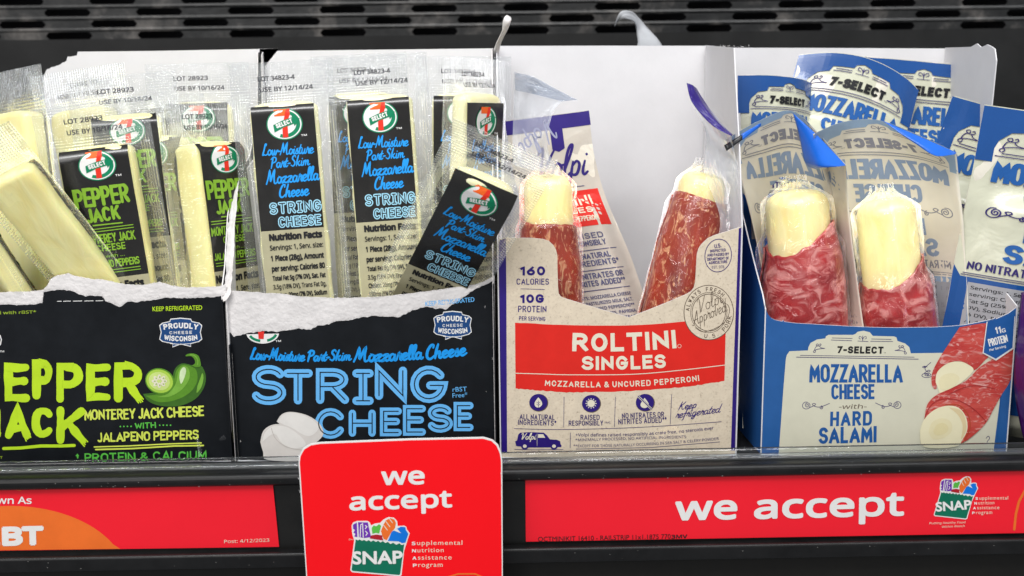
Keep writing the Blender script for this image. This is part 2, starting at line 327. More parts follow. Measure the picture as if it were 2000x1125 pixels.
class Art:
    """flat print: shapes in a 2-D drawing plane, laid on a real surface by fn(x, y, offset)"""
    def __init__(s, ydown=True, base=6e-5, step=5e-5, cell=12.0, both=False):
        s.cell, s.both = cell, both
        s.v, s.f, s.mi, s.mats, s.sg = [], [], [], [], (-1 if ydown else 1); s.k = 0; s.base = base; s.step = step
    def mat(s, m_):
        if m_ not in s.mats: s.mats.append(m_)
        return s.mats.index(m_)
    def add(s, vs, fs, m_, ly):
        o = len(s.v); s.k += 1; h = s.base + ly * s.step + (s.k % 36) * 1.1e-6; i = s.mat(m_)
        s.v += [(x, y, h) for x, y in vs]
        s.f += [tuple(o + a for a in t) for t in fs]; s.mi += [i] * len(fs)
    def poly(s, pts, m_, ly=0):
        t = geometry.tessellate_polygon([[Vector((x, y, 0)) for x, y in pts]])
        x0, x1 = min(p[0] for p in pts), max(p[0] for p in pts); c = s.cell
        if x1 - x0 < c * 1.6: s.add(pts, t, m_, ly); return
        bm = bmesh.new(); vs = [bm.verts.new((x, y, 0)) for x, y in pts]
        for q in t:
            try: bm.faces.new([vs[i] for i in q])
            except ValueError: pass
        for ax, (a0, a1) in enumerate(((x0, x1), (min(p[1] for p in pts), max(p[1] for p in pts)))):
            k = int((a1 - a0) / c)
            for i in range(1, k):
                co = (a0 + (a1 - a0) * i / k, 0, 0) if ax == 0 else (0, a0 + (a1 - a0) * i / k, 0)
                bmesh.ops.bisect_plane(bm, geom=bm.verts[:] + bm.edges[:] + bm.faces[:], plane_co=co, plane_no=(1, 0, 0) if ax == 0 else (0, 1, 0))
            if ax == 0 and not s.both: break
        bm.verts.index_update()
        s.add([(v.co.x, v.co.y) for v in bm.verts], [tuple(v.index for v in f.verts) for f in bm.faces], m_, ly); bm.free()
    def ell(s, cx, cy, rx, ry, m_, ly=0, rot=0, n=32):
        c, q = math.cos(R(rot)), math.sin(R(rot)); p = []
        for i in range(n):
            a = 2 * math.pi * i / n; x, y = rx * math.cos(a), ry * math.sin(a); p.append((cx + x * c - y * q, cy + x * q + y * c))
        s.poly(p, m_, ly)
    def stroke(s, pts, w, m_, ly=0, cap='r', wf=None, post=None):
        P = [Vector(p) for p in pts]; Q = [P[0]]
        for p in P[1:]:
            l = (p - Q[-1]).length
            if l > 1e-9:
                k = int(l / s.cell) if post is None else 0; q0 = Q[-1]
                for j in range(1, k + 1): Q.append(q0 + (p - q0) * (j / (k + 1)))
                Q.append(p)
        n = len(Q)
        if n < 2: return
        closed = n > 3 and (Q[0] - Q[-1]).length < w * 0.05
        vs, fs = [], []
        for i in range(n):
            a = Q[i - 1] if i else (Q[-2] if closed else None); b = Q[(i + 1)] if i < n - 1 else (Q[1] if closed else None)
            d1 = (Q[i] - a).normalized() if a is not None else None; d2 = (b - Q[i]).normalized() if b is not None else None
            if d1 is None: d1 = d2
            if d2 is None: d2 = d1
            nn = Vector((-d1.y - d2.y, d1.x + d2.x))
            if nn.length < 1e-6: nn = Vector((-d1.y, d1.x))
            nn.normalize(); c = max(0.42, nn.dot(Vector((-d1.y, d1.x))))
            ww = w * 0.5 * (wf(i / (n - 1)) if wf else 1) / c
            vs += [Q[i] + nn * ww, Q[i] - nn * ww]
            if i: fs.append((2 * i - 2, 2 * i - 1, 2 * i + 1, 2 * i))
        if cap == 'r' and not closed:
            for e, d in ((0, Q[0] - Q[1]), (n - 1, Q[-1] - Q[-2])):
                d = d.normalized(); o = len(vs); r_ = w * .5 * (wf(e / (n - 1)) if wf else 1); px = Vector((-d.y, d.x)); k = 5
                vs.append(Q[e].copy())
                for j in range(k + 1):
                    a = math.pi * j / k; vs.append(Q[e] + px * (r_ * math.cos(a)) + d * (r_ * math.sin(a)))
                fs += [(o, o + 1 + j, o + 2 + j) for j in range(k)]
        s.add([post(v.x, v.y) if post else (v.x, v.y) for v in vs], fs, m_, ly)
    def basefn(s, p, h, W, shear=0):
        """p: 2 points, or 3 for a curved baseline"""
        a, b = Vector(p[0]), Vector(p[-1]); mid = Vector(p[1]) if len(p) == 3 else (a + b) / 2
        c = mid * 2 - (a + b) / 2
        def fn(x, y):
            t = x / W; x_ = t + shear * y * h / max(1e-9, (b - a).length)
            q = a * (1 - t) ** 2 + c * (2 * t * (1 - t)) + b * t * t; d = ((c - a) * (1 - t) + (b - c) * t).normalized()
            u = Vector((-d.y, d.x)) * s.sg if s.sg > 0 else Vector((d.y, -d.x))
            r_ = q + u * (y * h) + d * (shear * y * h); return (r_.x, r_.y)
        return fn
    def text(s, t, p, h, m_, ly=1, bold=0.0, shear=0, k='noto', sp=1.0):
        vs, fs, W, loops = text_tris(t, k, bold, sp)
        if not bold:
            fn = s.basefn(p, h, W, shear); s.add([fn(*v) for v in vs], fs, m_, ly); return
        W2 = W + 2 * bold; f0 = s.basefn(p, h, W2, shear); fn = lambda x, y: f0(x + bold, y * (1 - bold * .8) + bold * .4)
        ax = (Vector(p[-1]) - Vector(p[0])).length / W2 / h; bx = bold * min(1, 1 / ax) if ax < 1 else bold / ax
        n = 8 if h > 15 else 4
        s.add([fn(*v) for v in vs], fs, m_, ly)
        for i in range(n):
            t_ = 2 * math.pi * (i + .5) / n; dx, dy = bx * math.cos(t_), bold * math.sin(t_)
            s.add([fn(v[0] + dx, v[1] + dy) for v in vs], fs, m_, ly)
    def skel(s, t, p, h, w, m_, ly=1, rv=0.36, gap=None, shear=0, cap='b', jit=0, wf=None, inner=None, space=.36):
        """letters drawn as strokes of width w (same unit as h); outer height h"""
        wn = w / h; hh = 1 - wn; gap = gap if gap is not None else .16
        x = wn / 2; items = []
        for ch in t:
            if ch == ' ': x += space; continue
            gw, st = glyph(ch, rv)
            for q in st: items.append([(x + a, wn / 2 + b * hh) for a, b in q])
            x += gw + wn + gap
        W = x - gap - wn / 2; L = (Vector(p[-1]) - Vector(p[0])).length
        fn = s.basefn(p, h, W, shear); rnd = random.Random(len(t) * 7); ax = L / W / h
        for q in items:
            if cap == 'b' and len(q) > 1:
                a, b = q[0], q[1]; d = math.hypot(b[0] - a[0], b[1] - a[1]) or 1; e = wn / 2
                q = [(a[0] - (b[0] - a[0]) / d * e * .98, a[1] - (b[1] - a[1]) / d * e * .98)] + q[1:]
                a, b = q[-1], q[-2]; d = math.hypot(b[0] - a[0], b[1] - a[1]) or 1
                q = q[:-1] + [(a[0] - (b[0] - a[0]) / d * e * .98, a[1] - (b[1] - a[1]) / d * e * .98)]
            dn = []
            for i in range(len(q) - 1):
                k = 3 if len(q) < 6 else 1
                for j in range(k): dn.append(((q[i][0] * (k - j) + q[i + 1][0] * j) / k, (q[i][1] * (k - j) + q[i + 1][1] * j) / k))
            dn.append(q[-1])
            if jit: 
                ox, oy = rnd.uniform(-jit, jit), rnd.uniform(-jit, jit); g = rnd.random() * 9
                dn = [(a + ox + jit * .5 * math.sin(g + i * 1.7), b + oy) for i, (a, b) in enumerate(dn)]
                g2 = rnd.random() * 6; wf_ = lambda z, g2=g2: 1 + 0.16 * math.sin(g2 + z * 6) 
            else: wf_ = wf
            inb = all(wn / 2 - 1e-6 <= b_ <= 1 - wn / 2 + 1e-6 for _, b_ in q) or cap == 'b'
            if not any(ch in ',*Q+' for ch in t):
                post = lambda X, Y: fn(X / ax, min(1.0, max(0.0, Y)))
            else: post = lambda X, Y: fn(X / ax, Y)
            s.stroke([(v[0] * ax, v[1]) for v in dn], wn, m_, ly, 'r' if cap == 'r' or jit else 'n', wf_, post)
            if inner: s.stroke([(v[0] * ax, v[1]) for v in dn], inner[0] / h, inner[1], ly + 1, 'r', None, post)
    def script(s, t, p, h, w, m_, ly=1, shear=0.12):
        x = 0; items = []
        for ch in t:
            if ch == ' ': x += .3; continue
            gw, st = SCR.get(ch, (.2, []))
            for q in st: items.append([(x + a, b) for a, b in cr(q)])
            x += gw
        fn = s.basefn(p, h, x, shear)
        for q in items:
            wf = lambda z: 0.72 + 0.38 * math.sin(math.pi * min(1, max(0, z))) 
            s.stroke([fn(*v) for v in q], w, m_, ly, 'r', wf)
    def build(s, name, fn, parent):
        vs = [fn(x, y, h) for x, y, h in s.v]
        return mk(name, vs, s.f, s.mats, parent, s.mi)

class Sheet:
    def __init__(s, O, S, T, N, disp=lambda u, v: 0.0):
        s.O, s.S, s.T, s.N, s.d = Vector(O), Vector(S), Vector(T), Vector(N), disp
    def uv(s, u, v, off=0): return s.O + s.S * u + s.T * v + s.N * (s.d(u, v) + off)
    def solve(s, px, py, off=0):
        r_ = ray(px, py); u = v = 0.0
        for _ in range(6):
            O2 = s.O + s.N * (s.d(u, v) + off); t = (O2 - CAM).dot(s.N) / r_.dot(s.N); P = CAM + r_ * t - O2; u, v = P.dot(s.S), P.dot(s.T)
        return u, v
    def px(s, px, py, off=0):
        u, v = s.solve(px, py, off); return s.uv(u, v, off)
def vsheet(Y, disp=lambda u, v: 0.0): return Sheet((0, Y, 0), (1, 0, 0), (0, 0, 1), (0, -1, 0), disp)

def plate(name, sh, pts, th, mats, parent, uvs=False, rim=1, cut=0.012):
    """a sheet of card: outline pts in (u, v) on sheet sh, thickness th behind; mats: front, rim, back"""
    # cut long edges so that it can follow the bow
    q = []
    for i, a in enumerate(pts):
        b = pts[(i + 1) % len(pts)]; n = max(1, int(math.hypot(b[0] - a[0], b[1] - a[1]) / cut))
        q += [(a[0] + (b[0] - a[0]) * j / n, a[1] + (b[1] - a[1]) * j / n) for j in range(n)]
    bm = bmesh.new(); vs = [bm.verts.new((x, y, 0)) for x, y in q]
    tr = geometry.tessellate_polygon([[Vector((x, y, 0)) for x, y in q]])
    for t in tr:
        try: bm.faces.new([vs[i] for i in t])
        except ValueError: pass
    x0, x1 = min(p[0] for p in q), max(p[0] for p in q)
    k = int((x1 - x0) / cut)
    for i in range(1, k):
        bmesh.ops.bisect_plane(bm, geom=bm.verts[:] + bm.edges[:] + bm.faces[:], plane_co=(x0 + (x1 - x0) * i / k, 0, 0), plane_no=(1, 0, 0))
    bmesh.ops.recalc_face_normals(bm, faces=bm.faces)
    if sum(f.normal.z for f in bm.faces) < 0: bmesh.ops.reverse_faces(bm, faces=bm.faces)
    bm.verts.index_update(); n = len(bm.verts)
    V = [(v.co.x, v.co.y) for v in bm.verts]; F0 = [tuple(v.index for v in f.verts) for f in bm.faces]
    be = [(e.verts[0].index, e.verts[1].index) for e in bm.edges if len(e.link_faces) == 1]
    bm.free()
    P = [sh.uv(x, y, 0) for x, y in V] + [sh.uv(x, y, -th) for x, y in V]
    Fa = F0 + [tuple(n + i for i in reversed(f)) for f in F0] + [(a, b, n + b, n + a) for a, b in be]
    mi = [0] * len(F0) + [2] * len(F0) + [1] * len(be)
    return mk(name, P, Fa, mats, parent, mi)
def pxs(sh, pts): return [sh.solve(*p) for p in pts]
def jag(pts, amp, step=4, seed=1):
    rn = random.Random(seed); o = []
    for i in range(len(pts) - 1):
        a, b = pts[i], pts[i + 1]; n = max(1, int(math.hypot(b[0] - a[0], b[1] - a[1]) / step))
        for j in range(n):
            t = j / n; o.append((a[0] + (b[0] - a[0]) * t + (rn.uniform(-1, 1) * amp * .5 if j else 0), a[1] + (b[1] - a[1]) * t + rn.uniform(-1, 1) * amp))
    o.append(pts[-1]); return o
def box_mesh(name, x0, x1, y0, y1, z0, z1, m_, parent, bev=0.0):
    bm = bmesh.new(); bmesh.ops.create_cube(bm, size=1)
    for v in bm.verts: v.co = Vector(((x0 + x1) / 2 + v.co.x * (x1 - x0), (y0 + y1) / 2 + v.co.y * (y1 - y0), (z0 + z1) / 2 + v.co.z * (z1 - z0)))
    if bev: bmesh.ops.bevel(bm, geom=bm.edges[:], offset=bev, segments=3, affect='EDGES', profile=0.6)
    vs = [v.co.copy() for v in bm.verts]; bm.verts.index_update(); fs = [tuple(v.index for v in f.verts) for f in bm.faces]; bm.free()
    return mk(name, vs, fs, m_, parent)
def extrude_x(name, prof, x0, x1, m_, parent, n=1, smooth=False):
    k = len(prof); vs = []
    for i in range(n + 1):
        x = x0 + (x1 - x0) * i / n; vs += [(x, y, z) for y, z in prof]
    fs = [(i * k + j, i * k + (j + 1) % k, (i + 1) * k + (j + 1) % k, (i + 1) * k + j) for i in range(n) for j in range(k)]
    fs += [tuple(range(k))[::-1], tuple(n * k + j for j in range(k))]
    return mk(name, vs, fs, m_, parent, smooth=False)

# ================================================================== SETTING
def wall_mat():
    t = NT('dark_perforated_metal'); b = t.b; tc = t.N('ShaderNodeTexCoord')
    n = t.N('ShaderNodeTexNoise', _Scale=30.0, _Detail=5.0, _Roughness=0.6); t.L(tc.outputs['Object'], n.inputs['Vector'])
    n2 = t.N('ShaderNodeTexNoise', _Scale=240.0, _Detail=4.0); t.L(tc.outputs['Object'], n2.inputs['Vector'])
    r = t.ramp(n.outputs[0], [(0.36, (0.007, 0.0075, 0.008)), (0.50, (0.018, 0.018, 0.018)), (0.64, (0.11, 0.10, 0.092))]);  # paler blotches paint the metal's sheen patches into the base colour
    mx = t.N('ShaderNodeMix', data_type='RGBA', blend_type='MULTIPLY'); mx.inputs[0].default_value = 0.6; t.L(r.outputs[0], mx.inputs[6])
    r2 = t.ramp(n2.outputs[0], [(0.3, (0.45, 0.45, 0.45)), (0.7, (1, 1, 1))]); t.L(r2.outputs[0], mx.inputs[7]); t.L(mx.outputs[2], b.inputs['Base Color'])
    b.inputs['Metallic'].default_value = 0.0; b.inputs['Roughness'].default_value = 0.42
    bp = t.N('ShaderNodeBump', _Strength=0.5, _Distance=0.002); t.L(n.outputs[0], bp.inputs['Height']); t.L(bp.outputs[0], b.inputs['Normal']); return t.m
WALLM = wall_mat(); DARK = ink((0.004, 0.004, 0.005), 0.8, 0.1, 0.2, 'unlit_black')
wallroot = tag(empty('back_wall', (0, 0.27, 0)), kind='structure')
YW = 0.27; PIT = 0.0611; SL = 0.0305; SH = 0.0047; RP = 0.0075; Z0 = 0.2195
rows = [(Z0 - RP * 2 + RP * i) for i in range(0, 8)]
vs, fs = [], []
def quadw(x0, x1, z0, z1):
    o = len(vs); vs.extend([(x0, 0, z0), (x1, 0, z0), (x1, 0, z1), (x0, 0, z1)]); fs.append((o, o + 1, o + 2, o + 3))
for i, z in enumerate(rows):
    off = -0.2995 - 0.30 + (PIT / 2 if (i % 2) else 0)
    x = off - PIT
    while x < 0.7:
        # the web between two slots, its top and bottom folded a little out of the sheet
        a, b_ = x + SL / 2, x + PIT - SL / 2
        o = len(vs); vs += [(a, 0, z - SH / 2), (b_, 0, z - SH / 2), (b_, 0, z + SH / 2), (a, 0, z + SH / 2)]; fs.append((o, o + 1, o + 2, o + 3))
        for ex, sg in ((x - SL / 2, 1), (x + SL / 2, -1)):
            # rounded slot ends
            o = len(vs); vs += [(ex, 0, z - SH / 2), (ex + sg * 0.0018, 0, z - SH / 2), (ex, 0, z - SH * .1)]; fs.append((o, o + 1, o + 2))
            o = len(vs); vs += [(ex, 0, z + SH / 2), (ex + sg * 0.0018, 0, z + SH / 2), (ex, 0, z + SH * .1)]; fs.append((o, o + 1, o + 2))
        # thickness of the sheet seen inside the slot
        o = len(vs); vs += [(x - SL / 2, 0, z - SH / 2), (x + SL / 2, 0, z - SH / 2), (x + SL / 2, 0.0018, z - SH / 2), (x - SL / 2, 0.0018, z - SH / 2)]; fs.append((o, o + 1, o + 2, o + 3))
        x += PIT
    if i < len(rows) - 1:
        n = 90; h0 = z + SH / 2; h1 = rows[i + 1] - SH / 2
        for k in range(n):
            xa, xb = -0.7 + 1.4 * k / n, -0.7 + 1.4 * (k + 1) / n
            o = len(vs); vs += [(xa, 0, h0), (xb, 0, h0), (xb, -0.0007, (h0 + h1) / 2), (xa, -0.0007, (h0 + h1) / 2), (xb, 0, h1), (xa, 0, h1)]
            fs += [(o, o + 1, o + 2, o + 3), (o + 3, o + 2, o + 4, o + 5)]
quadw(-0.7, 0.7, rows[-1] + SH / 2, 0.42)
pw = mk('slotted_sheet', vs, fs, WALLM, wallroot)
mk('plain_sheet', [(-0.7, 0, -0.02), (0.7, 0, -0.02), (0.7, 0, rows[0] - SH / 2), (-0.7, 0, rows[0] - SH / 2)], [(0, 1, 2, 3)], ink((0.011, 0.011, 0.011), 0.5, 0.3, 0.3, 'plain_dark_sheet', nscale=30), wallroot)
mk('void_backing', [(-0.7, 0.03, -0.02), (0.7, 0.03, -0.02), (0.7, 0.03, 0.42), (-0.7, 0.03, 0.42)], [(0, 1, 2, 3)], DARK, wallroot)  # backing sheet; the darkness inside the slots is put into its black colour

RAILM = ink((0.006, 0.006, 0.0065), 0.36, 0.3, 0.35, 'black_rail_plastic', bump=0.12, bscale=500)
SHELFM = ink((0.012, 0.012, 0.013), 0.3, 0.5, 0.2, 'black_shelf')
shelf = tag(empty('shelf', (0, 0, 0)), kind='structure')
box_mesh('shelf_board', -0.45, 0.45, -0.012, 0.262, -0.006, 0.0, SHELFM, shelf)
tilt = empty('shelf_edge', (0, -0.018, 0)); tilt.rotation_euler = (0, R(-0.42), 0); tilt.parent = shelf
def prof_round(y0, y1, z0, z1, r_, n=5):
    p = []
    for cx, cz, a in ((y1 - r_, z1 - r_, 0), (y0 + r_, z1 - r_, 90), (y0 + r_, z0 + r_, 180), (y1 - r_, z0 + r_, 270)):
        p += [(cx + r_ * math.cos(R(a + 90 * i / n)), cz + r_ * math.sin(R(a + 90 * i / n))) for i in range(n + 1)]
    return p
def xpart(name, y0, y1, z0, z1, r_, m_): return extrude_x(name, [(a, b) for a, b in prof_round(y0, y1, z0, z1, r_)], -0.45, 0.45, m_, tilt)
xpart('top_rail', -0.0125, 0.002, 0.0002, 0.0062, 0.0028, RAILM)
xpart('label_channel', -0.0085, 0.0, -0.0362, -0.0005, 0.0004, ink((0.006, 0.0055, 0.005), 0.35, 0.4, 0.3, 'channel_back'))
xpart('bottom_rail', -0.0135, -0.002, -0.0402, -0.0325, 0.0016, RAILM)
xpart('shade_sheet', -0.006, 0.002, -0.16, -0.0415, 0.0006, ink((0.0085, 0.0075, 0.006), 0.5, 0.3, 0.2, 'shade_black'))  # added dark sheet: paints the shade below the shelf
def glassy(name, rough=0.06, tint=(0.93, 0.95, 0.96), w=0.08):
    t = NT(name); t.n.remove(t.b); tr = t.N('ShaderNodeBsdfTransparent'); tr.inputs[0].default_value = (*tint, 1)
    tc = t.N('ShaderNodeTexCoord'); n = t.N('ShaderNodeTexNoise', _Scale=60.0, _Detail=4.0); t.L(tc.outputs['Object'], n.inputs['Vector'])
    bp = t.N('ShaderNodeBump', _Strength=0.25, _Distance=0.002); t.L(n.outputs[0], bp.inputs['Height'])
    g = t.N('ShaderNodeBsdfGlossy'); g.inputs['Roughness'].default_value = rough; t.L(bp.outputs[0], g.inputs['Normal'])
    d = t.N('ShaderNodeBsdfDiffuse'); d.inputs[0].default_value = (0.6, 0.62, 0.63, 1)
    a = t.N('ShaderNodeMixShader'); a.inputs[0].default_value = w; t.L(tr.outputs[0], a.inputs[1]); t.L(d.outputs[0], a.inputs[2])
    f = t.N('ShaderNodeFresnel', _IOR=1.5); t.L(bp.outputs[0], f.inputs['Normal'])
    b = t.N('ShaderNodeMixShader'); t.L(f.outputs[0], b.inputs[0]); t.L(a.outputs[0], b.inputs[1]); t.L(g.outputs[0], b.inputs[2]); t.L(b.outputs[0], t.out.inputs['Surface']); return t.m
CLEAR = glassy('clear_fence_plastic', w=0.015)
xpart('clear_lip', 0.0015, 0.0052, 0.0, 0.0094, 0.0016, CLEAR)
xpart('clear_lip_foot', -0.0050, 0.0012, 0.0060, 0.0076, 0.0007, glassy('clear_foot_plastic', 0.12, w=0.10))

# price strips and the hanging card, all real sheets of plastic film or card in front of the rail
GLOSSRED = ink((0.92, 0.006, 0.022), 0.4, 0.4, 0.035, 'glossy_red_print', coat=0.12, nscale=14)
TAGRED = ink((0.98, 0.0, 0.006), 0.45, 0.3, 0.02, 'red_card_print', nscale=10)
def card(name, label, cat, Y, pts, mats, th=0.0005):
    sh = vsheet(Y); return sh, tag(plate(name, sh, pxs(sh, pts), th, mats, None), label, cat)
def pmap(sh): return lambda x, y, h: sh.px(x, y, h)

def bag(a, fn):
    """paper grocery bag emblem; coordinates of the photo crop of the card, fn maps them to photo pixels"""
    P = lambda q: [fn(*p) for p in q]
    white = [(500, 735), (512, 712), (545, 700), (625, 700), (640, 712), (650, 735), (680, 720), (720, 715), (745, 690), (785, 670), (825, 675), (850, 700), (856, 740), (905, 736), (922, 745), (926, 765), (948, 795), (940, 820), (905, 930), (885, 1118), (870, 1128), (505, 1096), (490, 1080), (494, 1050), (520, 850), (505, 800)]
    a.poly(P(white), I_W, 1)
    a.poly(P([(532, 842), (548, 850), (562, 843), (580, 853), (596, 846), (615, 857), (632, 848), (650, 860), (668, 850), (688, 862), (705, 853), (722, 866), (742, 856), (760, 870), (780, 862), (800, 878), (820, 868), (845, 884), (868, 872), (885, 886), (906, 880), (874, 1112), (865, 1117), (508, 1086), (500, 1078)]), I_DGR, 2)
    pur = ink((0.16, 0.03, 0.42), 0.5, 0.3, 0.05, 'purple_ink_emblem')
    a.poly(P([(510, 730), (540, 712), (545, 826), (520, 820), (530, 800), (514, 790), (526, 770), (512, 760)]), pur, 2)
    a.poly(P([(550, 710), (625, 712), (650, 826), (600, 832), (556, 826)]), pur, 2)
    for q in ([(566, 825), (570, 730), (585, 722), (590, 826)], [(606, 735), (618, 745), (606, 760)], [(608, 780), (622, 795), (610, 812)]): a.stroke(P(q), abs(fn(7, 0)[0] - fn(0, 0)[0]), I_W, 3)
    a.poly(P([(655, 755), (670, 735), (690, 742), (712, 725), (728, 738), (712, 798), (690, 792), (660, 800)]), I_GRN, 2)
    a.poly(P([(726, 780), (745, 730), (765, 695), (800, 678), (830, 690), (842, 715), (835, 755), (805, 790), (770, 850), (745, 838)]), I_ORG, 2)
    for q in ([(748, 735), (775, 770)], [(765, 705), (795, 745)], [(792, 685), (815, 715)]): a.stroke(P(q), abs(fn(6, 0)[0] - fn(0, 0)[0]), I_CRM, 3)
    a.poly(P([(640, 835), (650, 812), (690, 805), (740, 812), (735, 828), (745, 850), (700, 845)]), ink((0.42, 0.01, 0.02), 0.5, 0.3, 0.05, 'crimson_ink'), 3)
    a.poly(P([(780, 855), (808, 785), (850, 760), (880, 745), (915, 748), (918, 770), (938, 800), (915, 868), (890, 872), (860, 858)]), ink((0.0, 0.18, 0.72), 0.5, 0.3, 0.05, 'bright_blue_ink'), 2)
    a.poly(P([(822, 772), (852, 762), (882, 796)]), I_W, 3)
def lin3(s, d):
    (x0, y0), (x1, y1), (x2, y2) = s; (a0, b0), (a1, b1), (a2, b2) = d
    det = (x1 - x0) * (y2 - y0) - (x2 - x0) * (y1 - y0)
    def fn(x, y):
        p = ((x - x0) * (y2 - y0) - (x2 - x0) * (y - y0)) / det; q = ((x1 - x0) * (y - y0) - (x - x0) * (y1 - y0)) / det
        return (a0 + p * (a1 - a0) + q * (a2 - a0), b0 + p * (b1 - b0) + q * (b2 - b0))
    return fn

# left strip
sh, o = card('price_rail_strip', 'red shelf strip with an orange circle and the letters EBT, left end of the rail', 'shelf strip', -0.0275,
    [(-30, 941), (532, 937), (545, 1068), (-30, 1076)], (GLOSSRED, GLOSSRED, I_W))
a = Art()
arc = [(-25 + 0, 1075)] + [(-25, 988)] + [(20 + 228 * math.sin(R(t)), 1130 - 142 * math.cos(R(t))) for t in range(-10, 66, 4)]
arc = [arc[0]] + [p for p in arc[1:] if p[1] < 1073] + [(235, 1072)]
a.poly(arc, I_ORG, 0)
a.stroke([(-25, 955), (10, 953), (40, 957)], 3, I_ORG, 0)
a.text('Known As', [(-50, 984), (62, 984)], 20, I_W, 2, bold=0.02)
a.text('EBT', [(-36, 1066), (88, 1063)], 50, I_W, 2, bold=0.075)
a.text('Post: 4/12/2023', [(438, 1061), (526, 1058)], 9.5, I_CRM, 2)
a.build('lettering', pmap(sh), o)
# right strip
sh, o = card('price_rail_strip', 'long red shelf strip reading we accept with small grocery bag emblem at right', 'shelf strip', -0.0275,
    [(1026, 929), (2060, 909), (2060, 1040), (1027, 1058)], (GLOSSRED, GLOSSRED, I_W))
a = Art()
a.text('we', [(1317, 1016), (1441, 1013)], 68, I_W, 2, bold=0.034, shear=0.04); a.text('accept', [(1471, 1013), (1767, 1006)], 68, I_W, 2, bold=0.034, shear=0.04)
fn = lin3(((527, 835), (920, 880), (490, 1085)), ((1838, 960), (1903, 969), (1823.5, 1006))); e_ = Art(); bag(e_, fn)
e_.text('SNAP', [(1828, 999), (1898, 994)], 18, I_W, 5, bold=0.05, k='b')
for i, (t_, x1) in enumerate((('upplemental', 1969), ('utrition', 1942), ('ssistance', 1952), ('rogram', 1938))):
    y = 976 + i * 9.4; xs = 1905 - i * 2.2
    a.text('SNAP'[i], [(xs, y), (xs + 5.5, y)], 7, I_W, 2, bold=0.05); a.text(t_, [(xs + 8, y), (x1, y - .5)], 7, I_CRM, 2, bold=0.0, k='b', sp=1.15)
a.text('Putting Healthy Food', [(1815, 1024), (1885, 1022)], 6, I_CRM, 2, shear=.2); a.text('Within Reach', [(1839, 1031), (1884, 1029)], 6, I_CRM, 2, shear=.2)
a.stroke([(2002, 958), (1990, 980), (1984, 1005), (1981, 1034)], 5, I_ORG, 1)
e_.build('grocery_bag_emblem', pmap(sh), o)
a.text('OCTMINIKIT 16410 - RAILSTRIP 11x1.1875 770', [(1051, 1057.5), (1310, 1052)], 9, I_BLK, 2, k='b'); a.text('3MV', [(1311, 1052), (1343, 1051)], 10.5, I_BLK, 2, bold=0.04)
a.build('lettering', pmap(sh), o)
# hanging card
def rr(x0, y0, x1, y1, rx, tl=(0, 0), n=6):
    p = []
    for cx, cy, a0 in ((x1 - rx, y0 + rx, -90), (x1 - rx, y1 - rx, 0), (x0 + rx, y1 - rx, 90), (x0 + rx, y0 + rx, 180)):
        p += [(cx + rx * math.cos(R(a0 + 90 * i / n)), cy + rx * math.sin(R(a0 + 90 * i / n))) for i in range(n + 1)]
    return p
cpts = [(615, 1400), (597, 1110), (583, 905), (584, 890), (592, 875), (606, 867), (625, 864), (800, 857), (945, 854), (962, 859), (973, 869), (979, 884), (981, 900), (982, 1110), (983, 1400)]
sh, o = card('hanging_card', 'bright red rounded card reading we accept, clipped in front of the black rail', 'sign card', -0.045, cpts, (I_W, I_W, I_W), 0.0007)
a = Art()
inner = [(616, 1398), (599, 1110), (585.5, 905), (587, 891), (594, 878), (607, 870), (625, 867), (800, 860), (944, 857), (960, 861.5), (970, 871), (976, 885), (978.5, 900), (980, 1110), (981, 1398)]
a.poly(inner, TAGRED, 0)
a.text('we', [(744, 947), (830.5, 945)], 49, I_W, 2, bold=0.034); a.text('accept', [(681.6, 996.5), (884, 990)], 49, I_W, 2, bold=0.034)
e_ = Art(); bag(e_, lambda x, y: (560 + x / 3.9467, 840 + y / 3.9467))
e_.text('SNAP', [(688, 1102), (787, 1100.5)], 25, I_W, 5, bold=0.05, k='b')
for i, (t_, x1) in enumerate((('upplemental', 903), ('utrition', 866.5), ('ssistance', 882), ('rogram', 864.5))):
    y = 1064.5 + i * 14.3; xs = 803.6 + i * .8
    a.text('SNAP'[i], [(xs, y), (xs + 8.5, y)], 9, I_W, 2, bold=0.05); a.text(t_, [(xs + 11, y), (x1, y - .5)], 9, I_CRM, 2, k='b', sp=1.15)
e_.build('grocery_bag_emblem', pmap(sh), o)
a.text('SM', [(681, 1055), (688, 1055)], 4, I_CRM, 2)
a.stroke([(872, 1128), (895, 1121), (928, 1121), (960, 1135)], 3, I_ORG, 1)
a.build('lettering', pmap(sh), o)
cl = box_mesh('spring_clip', -0.071, -0.055, -0.0445, -0.0225, -0.030, -0.026, RAILM, o, 0.0006)

# ================================================================== DISPLAY BOXES
def inv(pts, d=0): return pts
def side_panel(name, X, pts, th, mats, parent, slant=0.0):
    """card panel at X, outline pts in (Y, Z); th towards +X"""
    n = len(pts); vs = [(X + slant * y, y, z) for y, z in pts] + [(X + th + slant * y, y, z) for y, z in pts]
    t = geometry.tessellate_polygon([[Vector((y, z, 0)) for y, z in pts]])
    fs = [tuple(q) for q in t] + [tuple(n + i for i in reversed(q)) for q in t] + [(i, (i + 1) % n, n + (i + 1) % n, n + i) for i in range(n)]
    return mk(name, vs, fs, mats, parent, [0] * len(t) + [2] * len(t) + [1] * n)
TH = 0.0006
def carton(name, label, x0, x1, depth=0.12, top=0.196, group=None):
    o = tag(empty(name, ((x0 + x1) / 2, 0, 0.0)), label, 'display box'); return o
def finish(o):
    """parts were modelled in place: keep them there under the base empty"""
    for c in o.children: c.matrix_parent_inverse = Matrix.Translation(-Vector(o.location))
